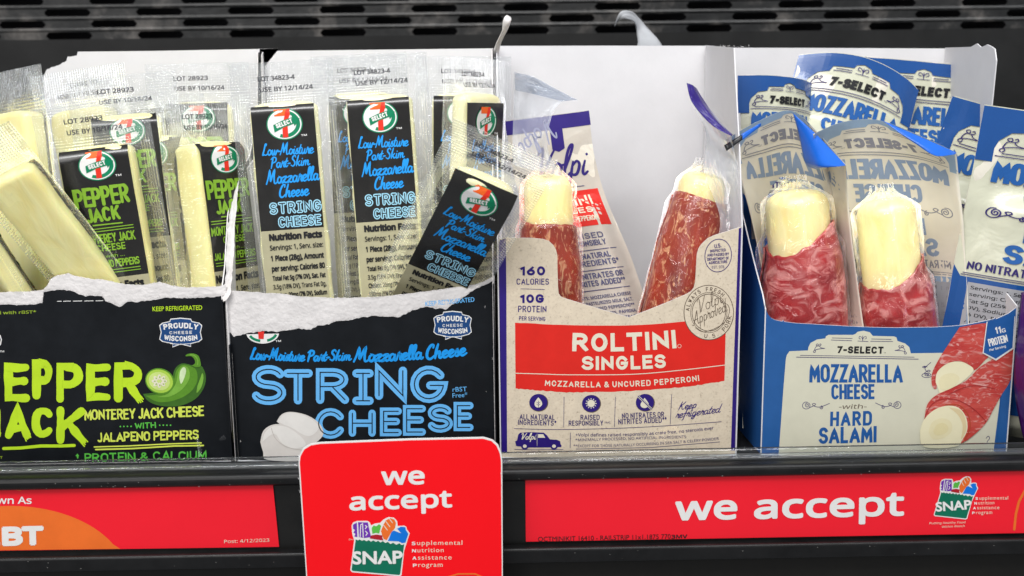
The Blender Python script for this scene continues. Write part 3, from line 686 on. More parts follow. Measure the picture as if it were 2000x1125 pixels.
def torn_edge(name, sh, pts, wid, parent, seed):
    """fuzzy fibres of torn card along a line"""
    rn = random.Random(seed); vs, fs = [], []
    for p in jag(pts, 0.4, 3, seed):
        for _ in range(2):
            a = rn.uniform(-0.8, 3.9); l = rn.uniform(.4, wid); x, y = p[0] + rn.uniform(-1, 1), p[1] + rn.uniform(-.6, 1.2)
            o = len(vs); h = rn.uniform(0.0001, 0.0006)
            vs += [sh.px(x - .5 * math.sin(a), y - .5 * math.cos(a), h), sh.px(x + .5 * math.sin(a), y + .5 * math.cos(a), h * .6), sh.px(x + math.cos(a) * l, y - abs(math.sin(a)) * l, h * 1.4)]
            fs.append((o, o + 1, o + 2))
    return tag(mk(name, vs, fs, PULP, parent), kind='stuff')

# ---- bumpy torn pulp: front layer with relief
def pulp_band(name, sh, top, bot, parent, seed, off=0.00012, amp=0.00017):
    """the bare torn layer between two ragged lines (px), as a rough relief surface"""
    rn = random.Random(seed)
    def yat(L, x):
        if x <= L[0][0]: return L[0][1]
        for i in range(len(L) - 1):
            if L[i][0] <= x <= L[i + 1][0]: 
                t = (x - L[i][0]) / max(1e-6, L[i + 1][0] - L[i][0]); return L[i][1] + t * (L[i + 1][1] - L[i][1])
        return L[-1][1]
    x0, x1 = top[0][0], top[-1][0]; nx = int((x1 - x0) / 2.5); ny = 14; vs, fs = [], []
    for i in range(nx + 1):
        x = x0 + (x1 - x0) * i / nx; a, b = yat(top, x), yat(bot, x) + 2.5
        for j in range(ny + 1):
            t = j / ny; y = a + (b - a) * t; e = min(1, 5 * t, 5 * (1 - t))
            d = noise.noise(Vector((x / 26, y / 5, seed))) * .6 + noise.noise(Vector((x / 6, y / 4, seed + 3))) * .5 + noise.noise(Vector((x / 2.5, y / 2.2, seed + 9))) * .25
            vs.append(sh.px(x, y, off + amp * e * (d + .5)))
    fs = [(i * (ny + 1) + j, (i + 1) * (ny + 1) + j, (i + 1) * (ny + 1) + j + 1, i * (ny + 1) + j + 1) for i in range(nx) for j in range(ny)]
    return mk(name, vs, fs, PULP, parent, smooth=True)

def wis_badge(a, cx, cy, w, h):
    s = w / 84.0; q = h / 58.0; P = lambda L: [(cx + x * s, cy + y * q) for x, y in L]
    out = [(-42, -14), (-36, -19), (-22, -22), (-20, -27), (0, -29), (20, -27), (22, -22), (36, -19), (42, -14), (39, 0), (42, 14), (36, 19), (20, 23), (20, 29), (0, 24), (-16, 30), (-16, 23), (-36, 19), (-42, 14), (-39, 0)]
    a.poly(P(out), I_W, 1); a.poly(P([(x * .955, y * .93) for x, y in out]), I_BAD, 2)
    a.stroke(P([(-20, 22.5), (0, 24), (20, 22.5)]), 1.2, I_W, 3)
    a.skel('PROUDLY', P([(-33, -5), (0, -8), (33, -5)]), 11 * q, 2.6 * s, I_W, 3, rv=.3)
    a.skel('CHEESE', P([(-22, 4), (22, 3)]), 6 * q, 1.1 * s, I_W, 3, gap=.3)
    a.skel('WISCONSIN', P([(-33, 15), (0, 18), (33, 15)]), 10.5 * q, 2.2 * s, I_W, 3, rv=.3)

def seven_logo(a, cx, cy, rx, ry, rot=-8, ly=1, clip=None, sg=-1):
    """oval emblem: white oval, green swoosh with the word SELECT, orange and red 7"""
    c, q = math.cos(R(rot)), math.sin(R(rot))
    T = lambda L: [(cx + (x * c - y * q) * rx, cy - sg * 0 + (sg * (y * c + x * q)) * ry) for x, y in L]
    if clip is None:
        a.poly(T([(1.07 * math.cos(R(t)), 1.07 * math.sin(R(t))) for t in range(0, 360, 9)]), I_LOGOG, ly)
        a.poly(T([(math.cos(R(t)), math.sin(R(t))) for t in range(0, 360, 9)]), I_W, ly + 1)
        # swoosh
        sw = [(math.cos(R(t)) * .9, math.sin(R(t)) * .9) for t in range(75, -70, -12)] + [(.6 * math.cos(R(t)) - .02, .72 * math.sin(R(t)) - .16) for t in range(-60, 62, 12)]
        a.poly(T([(math.cos(R(t)) * .92, math.sin(R(t)) * .92) for t in range(62, -130, -8)] + [(math.cos(R(t)) * .72 - .02, math.sin(R(t)) * .70 + .02) for t in range(-120, 60, 8)]), I_LOGOG, ly + 2)
        S7 = lambda L: [(cx + x * rx, cy + sg * y * ry) for x, y in L]
        a.poly(S7([(-.58, 1.02), (.36, 1.02), (.36, .56), (-.56, .56)]), ink((0.86, 0.13, 0.015), 0.5, 0.3, 0.05, 'emblem_orange'), ly + 3)
        a.poly(S7([(.36, 1.02), (.36, .7), (.24, .3), (.17, -.2), (.16, -.9), (-.16, -.9), (-.14, -.2), (-.05, .2), (.04, .56), (.14, 1.0)]), ink((0.75, 0.03, 0.012), 0.5, 0.3, 0.05, 'emblem_red'), ly + 4)
        a.poly(T([(-.70, -.40), (-.66, .10), (-.1, .26), (.54, .34), (.54, .54), (.96, .14), (.54, -.28), (.54, -.10), (-.1, -.20)]), I_LOGOG, ly + 5)
        b0, b1 = T([(-.50, -.18), (.50, -.02)])
        a.skel('SELECT', [b0, b1], ry * .31, ry * .075, I_W, ly + 6, gap=.2)
    else:
        y0 = clip
        pts = [(cx + rx * math.cos(R(t)), cy + ry * math.sin(R(t))) for t in range(4, 178, 6)]; pts = [p for p in pts if p[1] > y0]
        a.poly(pts, I_W, ly)

# ================= black box with green print
B = (0.0075, 0.0095, 0.0125)
o = tag(empty('display_box', (-0.195, 0, 0)), 'torn-open black carton with big lime green brush lettering and a pepper picture', 'display box')
XL, XR = -0.262, -0.1375
sh = vsheet(0.0, lambda u, v: 0.0022 * max(0, 1 - ((u + 0.2) / 0.063) ** 2) - 0.001)
ct = [(-80, 572), (0, 571), (60, 569), (85, 566), (92, 558), (99, 545), (112, 538), (133, 534), (150, 540), (178, 545), (200, 546), (244, 556), (280, 557), (311, 551), (335, 558), (364, 562), (395, 561), (427, 560), (441, 556)]
cb = [(-80, 594), (0, 592), (21, 593), (53, 593), (71, 592), (83, 589), (85, 568), (107, 564), (130, 564), (142, 567), (167, 576), (185, 575), (201, 577), (205, 586), (220, 590), (233, 598), (249, 586), (270, 587), (295, 584), (320, 579), (356, 580), (390, 579), (423, 577), (439, 574)]
ctj, cbj = jag(ct, .8, 5, 3), jag(cb, 1.1, 4, 4)
bot_l, bot_r = sh.solve(-80, 897), sh.solve(457, 889)
zf = 0.0012
core = [(u, v) for u, v in pxs(sh, ctj)]
def down(L, x0, x1): return [(x0, zf)] + L + [(x1, zf)]
plate('front_panel', sh, down(core, core[0][0], XR), TH, (PULP, PULP, WHITEBOARD), o)
shp = vsheet(-0.0001, sh.d)
pr = pxs(shp, cbj); plate('printed_layer', shp, down(pr, pr[0][0], XR - 0.0003), 0.0001, (BLACKBOARD, PULP, PULP), o)
pulp_band('torn_band', sh, ctj, cbj, o, 5)
torn_edge('torn_fibres', sh, cb, 3.0, o, 6); torn_edge('torn_fibres', sh, ct, 2.5, o, 8)
side_panel('side_panel', XR - TH, [(0.0008, zf), (0.0008, 0.086), (0.010, 0.096), (0.022, 0.118), (0.034, 0.132), (0.055, 0.136), (0.08, 0.142), (0.105, 0.160), (0.116, 0.1945), (0.12, 0.1955), (0.12, zf)], TH, (WHITEBOARD, PULP, BLACKBOARD), o)
side_panel('side_panel', XL, [(0.0008, zf), (0.0008, 0.08), (0.03, 0.084), (0.06, 0.088), (0.09, 0.095), (0.12, 0.12), (0.12, zf)], TH, (BLACKBOARD, PULP, WHITEBOARD), o)
box_mesh('folded_edge', XR - .0003, XR + .0003, -0.0012, 0.0024, zf, 0.082, BLACKBOARD, o)
bs = vsheet(0.1206)
bt = jag([(84, 150), (92, 135), (110, 128), (130, 120), (132, 112), (150, 108), (152, 101)], 1.5, 4, 11) + [(300, 99.5), (545, 95)]
bp_ = pxs(bs, bt); plate('back_panel', bs, [(bp_[0][0], zf)] + bp_ + [(XR, bp_[-1][1]), (XR, zf)], TH, (WHITEBOARD, PULP, BLACKBOARD), o)
mk('bottom_panel', [(XL, 0, 0.0011), (XR, 0, 0.0011), (XR, 0.12, 0.0011), (XL, 0.12, 0.0011)], [(0, 1, 2, 3)], WHITEBOARD, o)
a = Art()
for p in ((112, 120), (124, 138), (143, 160), (165, 182), (187, 201)): a.stroke([(p[0], 588.5 - (p[0] - 112) * .012), (p[1], 588.3 - (p[1] - 112) * .012)], 1.2, I_W, 0)
a.text('treated with rBST*', [(-42, 615), (71, 612)], 8.5, ink((0.30, 0.42, 0.03), 0.5, 0.3, 0.1, 'olive_ink'), 1, bold=.02)
a.text('KEEP REFRIGERATED', [(298, 608), (395, 605)], 9, I_LIME, 1, bold=.02, k='b')
wis_badge(a, 353, 649, 84, 57)
def brush(word, spec, w):
    for ch, x0, y0, x1, y1 in spec:
        gw, st = glyph(ch, .42); gw = max(gw, .1); rn = random.Random(ord(ch) + int(x0))
        for q in st:
            n = []; q2 = []
            for i in range(len(q) - 1):
                k = 4 if len(q) < 7 else 1
                q2 += [(q[i][0] + (q[i + 1][0] - q[i][0]) * j / k, q[i][1] + (q[i + 1][1] - q[i][1]) * j / k) for j in range(k)]
            q2.append(q[-1]); g = rn.random() * 7; e = rn.uniform(-.02, .02)
            P = [(x0 + w / 2 + (x1 - x0 - w) * (x / gw + e), y1 - w / 2 - (y1 - y0 - w) * (y + e) + .7 * math.sin(g + i * 1.3)) for i, (x, y) in enumerate(q2)]
            a.stroke(P, w, I_LIME, 1, 'r', lambda z, g=g: 1 + .13 * math.sin(g + z * 7) + .05 * math.sin(g * 3 + z * 23))
            # dry bristle trails at the stroke end
            if len(q) < 5 and ch in 'PRAK' and abs(q[-1][1]) < .01:
                dx, dy = P[-1][0] - P[-2][0], P[-1][1] - P[-2][1]; d = math.hypot(dx, dy) or 1; dx, dy = dx / d, dy / d
                for k in range(4):
                    s_ = (k - 1.5) * w * .24; l = w * (.40 + .30 * rn.random()); a.stroke([(P[-1][0] - dy * s_, P[-1][1] + dx * s_), (P[-1][0] - dy * s_ + dx * l, P[-1][1] + dx * s_ + dy * l)], w * .17, I_LIME, 1, 'r')
brush('PEPPER', [('P', -52, 709, 1, 788), ('E', 9, 709, 59, 784), ('P', 63, 703, 103, 781), ('P', 109, 709, 161, 788), ('E', 168, 711, 217, 784), ('R', 223, 707, 279, 785)], 16)
brush('JACK', [('J', -44, 795, 2, 862), ('A', 9, 794, 60, 858), ('C', 62, 795, 106, 856), ('K', 110, 795, 168, 868)], 15)
a.stroke([(7, 876), (40, 875), (80, 871), (120, 871), (145, 870)], 6, I_LIME, 1, 'r')
bw = dict(cap='r', jit=.035, gap=.08)
a.skel('MONTEREY JACK CHEESE', [(165, 821), (280, 818), (399, 813)], 21, 3.6, I_YEL, 1, **bw)
a.skel('WITH', [(264, 838), (305, 836)], 12, 2.4, I_GRN, 1, **bw)
for k in range(4):
    a.ell(235 + k * 7, 833 - k * .1, 1.6, 1.6, I_GRN, 1, n=8); a.ell(312 + k * 7, 830.5, 1.6, 1.6, I_GRN, 1, n=8)
a.skel('JALAPENO PEPPERS', [(191, 864), (388, 858)], 19, 3.5, I_YEL, 1, **bw)
a.stroke([(184, 873), (250, 871), (330, 867), (393, 865)], 2.4, I_YEL, 1, 'r'); a.stroke([(187, 878), (260, 876), (340, 871), (397, 870)], 3, I_YEL, 1, 'r')
a.skel('+ PROTEIN & CALCIUM', [(148, 903), (405, 897)], 17, 3, I_GRN, 1, **bw)
a.text('T', [(0, 896), (5, 896)], 7, I_LIME, 1)
a.text('TM', [(-1, 688), (8, 688)], 5, I_W, 1, bold=.02)
a.stroke([(0, 655), (2.5, 663), (1, 672), (-4, 678)], 2, I_W, 1)
a.build('lettering', pmap(shp), o)
a = Art(base=1.0e-4)   # the printed picture of a green pepper
G1, G2, G3, G4 = (ink(c, .45, .3, .12, 'pepper_print', nscale=260) for c in ((0.045, 0.14, 0.015), (0.10, 0.27, 0.02), (0.19, 0.42, 0.05), (0.62, 0.75, 0.45)))
P = lambda L: [(x / 2.8125, 540 + y / 2.8125) for x, y in L]
def smooth_poly(L, m_, ly): a.poly(cr(P(L) + [P(L)[0]], 4)[:-1], m_, ly)
smooth_poly([(785, 645), (830, 640), (890, 625), (940, 575), (960, 510), (1000, 478), (1060, 488), (1105, 490), (1130, 545), (1120, 610), (1070, 675), (980, 712), (880, 710), (815, 685)], G1, 0)
smooth_poly([(800, 655), (850, 650), (910, 635), (952, 580), (968, 520), (1003, 486), (1055, 496), (1080, 520), (1082, 580), (1040, 640), (960, 680), (870, 690)], G2, 1)
smooth_poly([(860, 662), (920, 645), (965, 590), (980, 525), (1005, 494), (1035, 505), (1040, 560), (1000, 620), (930, 660)], G3, 2)
smooth_poly([(985, 560), (990, 520), (1008, 498), (1022, 512), (1015, 550), (995, 590)], G4, 3)
smooth_poly([(1085, 600), (1100, 560), (1112, 530), (1118, 560), (1105, 610), (1080, 640)], G3, 2)
smooth_poly([(1052, 490), (1070, 478), (1068, 455), (1050, 438), (1020, 438), (1030, 426), (1062, 423), (1090, 436), (1100, 465), (1102, 492), (1078, 498)], G2, 4)
a.stroke(cr(P([(1085, 485), (1086, 460), (1070, 436), (1045, 430)])), 2, G3, 5)
e = P([(878, 575)])[0]
a.ell(e[0], e[1], 29, 25, G2, 4, 20); a.ell(e[0] - .5, e[1], 26.5, 22.5, ink((0.40, 0.62, 0.07), .45, .3, .1, 'pepper_slice_print'), 5, 20); a.ell(e[0] - 1, e[1], 21, 17.5, ink((0.58, 0.72, 0.22), .45, .3, .1, 'pepper_flesh_print'), 6, 20)
for t in range(0, 360, 45):
    cx_, cy_ = e[0] - 1 + 10 * math.cos(R(t)), e[1] + 8 * math.sin(R(t)); a.ell(cx_, cy_, 5.2, 3.4, I_CRM, 7, t, n=12); a.ell(cx_ + 1, cy_, 2, 1.4, ink((0.35, 0.5, 0.12), .45, .3, .1, 'seed_print'), 8, t, n=8)
a.build('pepper_picture', pmap(shp), o)
finish(o)

# ================= black box with blue print
o = tag(empty('display_box', (-0.072, 0, 0)), 'torn-open black carton with light blue outlined lettering and white cheese balls', 'display box')
XL, XR = -0.1352, -0.0087
sh = vsheet(0.0, lambda u, v: 0.004 * max(0, 1 - ((u + 0.072) / 0.0635) ** 2) - 0.002)
ct = [(437, 568), (460, 569), (494, 571), (548, 574), (590, 580), (640, 582), (692, 582), (744, 580), (814, 572), (872, 564), (929, 556), (950, 548), (966, 538)]
cb = [(438, 640), (457, 655), (478, 650), (500, 646), (516, 644), (545, 646), (560, 643), (584, 639), (603, 642), (620, 634), (635, 633), (654, 626), (680, 623), (705, 617), (731, 615), (760, 617), (782, 616), (808, 602), (836, 597), (850, 600), (872, 601), (894, 585), (926, 564), (955, 550), (964, 546)]
ctj, cbj = jag(ct, .9, 6, 13), jag(cb, 1.4, 4, 14)
core = pxs(sh, ctj); plate('front_panel', sh, down(core, XL, XR), TH, (PULP, PULP, WHITEBOARD), o)
shp = vsheet(-0.0001, sh.d); pr = pxs(shp, cbj[1:]); plate('printed_layer', shp, [(XL + .0004, zf), (XL + .0004, pr[0][1] - .012), (pr[0][0] - .0015, pr[0][1] - .002)] + pr + [(XR - .0003, zf)], 0.0001, (BLACKBOARD, PULP, PULP), o)
pulp_band('torn_band', sh, ctj, cbj, o, 15)
torn_edge('torn_fibres', sh, cb, 3.4, o, 16); torn_edge('torn_fibres', sh, ct, 2.5, o, 18)
side_panel('side_panel', XL - 0.0008, [(0.0, zf), (0.0, 0.084), (0.010, 0.094), (0.020, 0.117), (0.032, 0.130), (0.05, 0.135), (0.08, 0.140), (0.108, 0.158), (0.117, 0.194), (0.12, 0.195), (0.12, zf)], TH, (BLACKBOARD, PULP, WHITEBOARD), o)
side_panel('side_panel', XR - TH, [(0.0008, zf), (0.0008, 0.090), (0.012, 0.105), (0.03, 0.118), (0.05, 0.14), (0.07, 0.17), (0.085, 0.1955), (0.12, 0.1955), (0.12, zf)], TH, (WHITEBOARD, PULP, BLACKBOARD), o)
plate('back_panel', vsheet(0.1206), [(XL, zf), (XL, 0.1955), (XR, 0.1955), (XR, zf)], TH, (WHITEBOARD, PULP, BLACKBOARD), o)
mk('bottom_panel', [(XL, 0, 0.0011), (XR, 0, 0.0011), (XR, 0.12, 0.0011), (XL, 0.12, 0.0011)], [(0, 1, 2, 3)], WHITEBOARD, o)
box_mesh('folded_edge', XL - .0003, XL + .0003, -0.0012, 0.0024, zf, 0.060, BLACKBOARD, o); box_mesh('folded_edge', XR - .0003, XR + .0003, -0.0012, 0.0026, zf, 0.088, BLACKBOARD, o)
# white scuffed strip where the two cartons were ripped apart
ts = Sheet((-0.1358, 0, 0), (0, 1, 0), (0, 0, 1), (1, 0, 0)); 
rp = [(0.0, 0.080), (0.010, 0.0925), (0.018, 0.110), (0.026, 0.120), (0.032, 0.128), (0.036, 0.130)]
vs, fs = [], []; rn = random.Random(3)
for i, (y, z) in enumerate([(rp[k][0] + (rp[k + 1][0] - rp[k][0]) * j / 8, rp[k][1] + (rp[k + 1][1] - rp[k][1]) * j / 8) for k in range(5) for j in range(8)]):
    w_ = 0.0011 * (1.2 - i / 60) * rn.uniform(.6, 1.3); vs += [(-0.1362 - w_, y - .0006, z + rn.uniform(0, .002)), (-0.1340 + w_ * .7, y - .0012, z + .004 + rn.uniform(0, .002)), (-0.1352, y - .0018, z + .002)]
    if i: b = 3 * i; fs += [(b - 3, b, b + 2, b - 1), (b - 1, b + 2, b + 1, b - 2)]
mk('torn_corner_strip', vs, fs, PULP, o)
a = Art()
seven_logo(a, 513, 650, 32, 21, clip=646.5)
for t0, t1 in ((100, 160), (15, 75)): a.stroke([(513 + 27 * math.cos(R(t)), 649 + 17 * math.sin(R(t))) for t in range(t0, t1, 8)], 5, I_LOGOG, 2, 'n')
a.poly([(504, 648), (516, 647), (515, 662), (505, 662)], ink((0.75, 0.03, 0.02), .5, .3, .05, 'emblem_red'), 3)
a.text('TM', [(538, 668), (549, 667.5)], 5, I_W, 1, bold=.03)
a.text('KEEP REFRIGERATED', [(831, 598), (927, 589)], 9, I_SKY, 1, bold=.02, k='b')
a.f = a.f; wis_badge(a, 884, 635, 75, 56)
a.script('Low-Moisture', [(489, 701), (594, 705)], 21, 4.0, I_AZ, 1); a.script('Part-Skim', [(600, 705), (686, 703)], 20, 4.0, I_AZ, 1)
a.script('Mozzarella', [(691, 706), (760, 704), (825, 700)], 26, 5.0, I_AZ, 1); a.script('Cheese', [(832, 702), (910, 693)], 27, 5.0, I_AZ, 1)
def inline(spec, w, wi):
    for ch, x0, y0, x1, y1 in spec:
        gw, st = glyph(ch, .5 if ch in 'CGO' else .36); gw = max(gw, .1)
        for q in st:
            P = [(x0 + w / 2 + (x1 - x0 - w) * x / gw, y1 - w / 2 - (y1 - y0 - w) * y) for x, y in q]
            a.stroke(P, w, I_SKY, 1, 'r')
    for ch, x0, y0, x1, y1 in spec:
        gw, st = glyph(ch, .5 if ch in 'CGO' else .36); gw = max(gw, .1)
        for q in st:
            P = [(x0 + w / 2 + (x1 - x0 - w) * x / gw, y1 - w / 2 - (y1 - y0 - w) * y) for x, y in q]
            a.stroke(P, wi, BLACKBOARD, 2, 'r')
inline([('S', 491, 713, 558, 791), ('T', 553, 721, 611, 790), ('R', 617, 719, 682, 789), ('i', 688, 721, 730, 791), ('N', 732, 716, 795, 781), ('G', 801, 714, 876, 787)], 16.5, 2.2)
inline([('C', 615, 797, 676, 857), ('H', 681, 800, 734, 853), ('E', 742, 796, 785, 852), ('E', 787, 791, 832, 851), ('S', 835, 789, 884, 845), ('E', 886, 785, 925, 842)], 14.5, 2.0)
a.text('rBST', [(884, 765), (912, 764)], 9, I_SKY, 1, k='b'); a.text('Free*', [(884, 777), (913, 775)], 9, I_SKY, 1, k='b')
a.build('lettering', pmap(shp), o)
a = Art(base=1.4e-4); P = lambda L: [(430 + x / 3.125, 540 + y / 3.125) for x, y in L]
M1, M2, M3 = (ink(c, .5, .3, .05, 'cheese_print', nscale=120) for c in ((0.70, 0.66, 0.62), (0.80, 0.77, 0.73), (0.55, 0.50, 0.46)))
smooth_poly([(345, 885), (375, 842), (430, 826), (520, 843), (590, 882), (625, 930), (624, 975), (560, 1040), (500, 1120), (440, 1010), (380, 920)], M1, 0)
smooth_poly([(352, 885), (380, 848), (430, 832), (515, 850), (580, 888), (600, 930), (540, 975), (440, 930)], M2, 1)
smooth_poly([(245, 1010), (262, 945), (310, 908), (375, 902), (450, 930), (520, 985), (545, 1030), (520, 1120), (290, 1120), (262, 1070)], M1, 2)
smooth_poly([(256, 1010), (272, 955), (318, 916), (375, 912), (430, 930), (500, 985), (520, 1030), (450, 1050), (380, 1020), (330, 960)], M2, 3)
a.stroke(cr(P([(312, 925), (335, 985), (385, 1030), (440, 1050), (505, 1060)])), 1.2, M3, 4)
a.build('cheese_ball_picture', pmap(shp), o)
finish(o)

# ================= beige box with red band
o = tag(empty('display_box', (0.052, 0, 0)), 'beige speckled carton with purple edges and a red band, cut low in front', 'display box')
XL, XR = -0.0068, 0.1088
sh = vsheet(0.0, lambda u, v: 0.0045 * max(-.2, 1 - ((u - 0.05) / 0.058) ** 2) - 0.002)
out = [(973, 480), (975, 468), (988, 464), (1010, 464.5), (1040, 465), (1060, 467), (1072, 471), (1081, 479), (1086, 488), (1088.5, 498), (1089, 530), (1090, 560), (1091, 573), (1095, 579), (1101, 582), (1160, 600), (1228, 620), (1290, 596), (1340, 575), (1350, 569), (1355, 562), (1358, 550), (1360, 515), (1361, 497), (1364, 486), (1370, 477), (1382, 466), (1394, 460), (1425, 450), (1452, 442)]
q = pxs(sh, out); plate('front_panel', sh, [(XL, zf)] + [(max(XL, min(XR, u)), v) for u, v in q] + [(XR, zf)], TH, (BEIGE, WHITEBOARD, WHITEBOARD), o, cut=0.006)
side_panel('side_panel', XR - TH, [(0.001, zf), (0.001, 0.114), (0.006, 0.13), (0.012, 0.148), (0.018, 0.16), (0.034, 0.1958), (0.12, 0.1958), (0.12, zf)], TH, (WHITEBOARD, WHITEBOARD, PURPLE), o)
side_panel('side_panel', XL, [(0.001, zf), (0.001, 0.108), (0.03, 0.13), (0.06, 0.16), (0.09, 0.196), (0.12, 0.1965), (0.12, zf)], TH, (PURPLE, WHITEBOARD, WHITEBOARD), o)
plate('back_panel', vsheet(0.1206, lambda u, v: 0.003 * math.sin((u + .01) * 30) * (v / .2)), [(XL, zf), (XL, 0.1968), (0.05, 0.1963), (XR, 0.1955), (XR, zf)], TH, (WHITEBOARD, WHITEBOARD, BEIGE), o)
mk('bottom_panel', [(XL, 0, 0.0011), (XR, 0, 0.0011), (XR, 0.12, 0.0011), (XL, 0.12, 0.0011)], [(0, 1, 2, 3)], WHITEBOARD, o)
pt = [(XR - 0.0004, 0.034 - 0.0003 + (.0005 if i % 2 else -.0008) - .016 * (i / 40) ** 1, 0.1958 - 0.036 * i / 40) for i in range(41)]
a = Art(base=3e-5)
a.poly([(974, 481), (976, 469), (988, 465.5), (989, 560), (989.5, 700), (990.5, 884), (979, 884), (976, 700)], PURPLE, 0)
a.poly([(1443, 446), (1451, 443.5), (1446, 600), (1441, 760), (1438.5, 880), (1427.5, 880), (1432, 740), (1438, 580)], PURPLE, 0)
a.skel('160', [(1016, 538), (1065, 538)], 18, 4.6, I_PUR, 1, gap=.14); a.skel('CALORIES', [(1009, 556), (1072, 556)], 12, 1.7, I_PUR, 1, gap=.2)
a.stroke([(1017, 564), (1064, 565.5)], .9, I_PUR, 1, 'n')
a.skel('10G', [(1016, 592), (1063, 591.5)], 17, 4.4, I_PUR, 1, gap=.14, rv=.4); a.skel('PROTEIN', [(1012, 609.5), (1067, 610)], 12.5, 1.7, I_PUR, 1, gap=.2)
a.skel('PER SERVING', [(1014, 625.5), (1065, 627)], 8, 1.1, I_PUR, 1, gap=.24)
rnd = random.Random(2)
top = cr([(1006, 630), (1060, 633), (1114, 635), (1216, 636), (1300, 631), (1418, 620)], 4); botm = cr([(1415, 744), (1370, 751), (1318, 757), (1216, 764), (1113, 766), (1060, 763), (1007, 759)], 12)
a.poly([(x, y + rnd.uniform(-.4, .4)) for x, y in top] + [(x, y + rnd.uniform(-.9, .9)) for x, y in botm], I_RED, 0)
a.skel('ROLTINI', [(1117, 686), (1220, 686), (1322, 680)], 36, 8.2, I_CRM, 1, gap=.13, rv=.5); a.skel('SINGLES', [(1136, 722.5), (1220, 722), (1301, 718.5)], 27, 6.2, I_CRM, 1, gap=.14, rv=.5)
a.stroke([(1327 + 3.4 * math.cos(R(t)), 676 + 3.6 * math.sin(R(t))) for t in range(0, 361, 24)], .7, I_CRM, 1)
a.stroke(cr([(1007, 729), (1060, 730.5), (1114, 732), (1236, 731), (1330, 723), (1416, 713)], 4), 1.5, I_CRM, 1, 'n')
a.skel('MOZZARELLA & UNCURED PEPPERONI', [(1064, 753.5), (1216, 756), (1366, 744)], 11.5, 2.1, I_CRM, 1, gap=.24, rv=.5)
for x, y in ((1051.5, 786), (1154.5, 788), (1259.6, 786)): a.ell(x + .8, y + .6, 18.6, 17.3, I_BRN, 0); a.ell(x, y, 17.6, 16.4, I_PUR, 1)
a.poly(cr([(1051.5, 776), (1057, 783), (1059, 789), (1056, 794), (1051, 796), (1046, 794), (1044, 789), (1046, 783), (1051.5, 776)], 4)[:-1], I_CRM, 2)
a.stroke([(1051.5, 783), (1051.5, 798)], .9, I_PUR, 3); 
for k in (0, 4): a.stroke([(1048, 785 + k), (1051.5, 788 + k), (1055, 785 + k)], .8, I_PUR, 3)
a.ell(1154.5, 788, 7.4, 7, I_CRM, 2)
for t in range(0, 360, 30):
    c, s_ = math.cos(R(t)), math.sin(R(t)); a.poly([(1154.5 + 8.4 * c - 1.4 * s_, 788 + 8 * s_ + 1.4 * c), (1154.5 + 8.4 * c + 1.4 * s_, 788 + 8 * s_ - 1.4 * c), (1154.5 + 11.6 * c, 788 + 11 * s_)], I_CRM, 2)
a.poly(cr([(1259, 777), (1265, 785), (1267, 790), (1264, 795), (1259, 797), (1253, 795), (1251, 790), (1254, 784), (1259, 777)], 4)[:-1], I_CRM, 2)
a.stroke([(1246, 773), (1273, 799)], 4.4, I_PUR, 3, 'n'); a.stroke([(1246.5, 772), (1273.5, 798)], 1, I_CRM, 4); a.stroke([(1244.5, 774), (1271.5, 800)], 1, I_CRM, 4)
tk = dict(gap=.22)
a.skel('ALL NATURAL', [(1015, 819), (1083, 820.5)], 10.5, 1.5, I_NAVY, 1, **tk); a.skel('INGREDIENTS*', [(1012, 829.5), (1086, 831.5)], 10, 1.5, I_NAVY, 1, **tk)
a.skel('RAISED', [(1134, 820), (1171, 820)], 10, 1.5, I_NAVY, 1, **tk); a.skel('RESPONSIBLY', [(1111, 831.5), (1178, 831)], 10, 1.5, I_NAVY, 1, **tk); a.text('TM', [(1180, 827), (1189, 827)], 5, I_NAVY, 1); a.stroke([(1191, 823), (1191, 828)], .8, I_NAVY, 1)
a.skel('NO NITRATES OR', [(1215, 817.5), (1297, 814.5)], 10.5, 1.5, I_NAVY, 1, **tk); a.skel('NITRITES ADDED**', [(1208, 829), (1302, 825)], 10.5, 1.5, I_NAVY, 1, **tk)
for p in ([(1101.7, 775), (1101, 835)], [(1202, 775), (1200, 834)], [(1312, 770), (1309, 829)], [(1114, 845), (1113.6, 875)]): a.stroke(p, .9, I_NAVY, 1, 'n')
a.stroke(cr([(1004, 837), (1090, 839), (1216, 836), (1310, 831), (1409, 823.6)], 4), 1, I_NAVY, 1, 'n')
a.script('Keep', [(1324, 801), (1360, 796)], 15, 1.5, I_PUR, 1, shear=.45); a.script('refrigerated', [(1319, 817), (1406, 805)], 16, 1.5, I_PUR, 1, shear=.45)
V = [(1007, 866), (1006, 862), (1010, 860), (1012, 849), (1016, 845), (1036, 844), (1062, 845), (1068, 850), (1074, 858), (1088, 859), (1094, 862), (1095, 868), (1097, 870), (1096, 873), (1070, 874), (1030, 874), (1008, 871)]
a.poly(V, I_PUR, 1)
for x in (1025, 1082): a.ell(x, 871.5, 7.2, 6.6, I_PUR, 2, n=18); a.ell(x, 871.5, 3.8, 3.4, I_CRM, 3, n=14)
a.poly([(1051, 848), (1061, 848), (1065, 855), (1051, 855)], I_CRM, 2); a.stroke([(1049, 847), (1049, 871)], .6, I_CRM, 2)
a.script('Volpi', [(1017, 858), (1046, 858)], 12, 1.7, I_CRM, 3, shear=.2)
a.stroke([(1005, 877.5), (1040, 878.5), (1100, 878)], 1, I_NAVY, 1)
a.text('+Volpi defines raised responsibly as crate free, no steroids ever', [(1124, 852), (1260, 850), (1394, 838.5)], 8.6, I_NAVY, 1, bold=.01)
a.text('*MINIMALLY PROCESSED, NO ARTIFICIAL INGREDIENTS', [(1124, 862), (1340, 855.5)], 7.6, I_NAVY, 1)
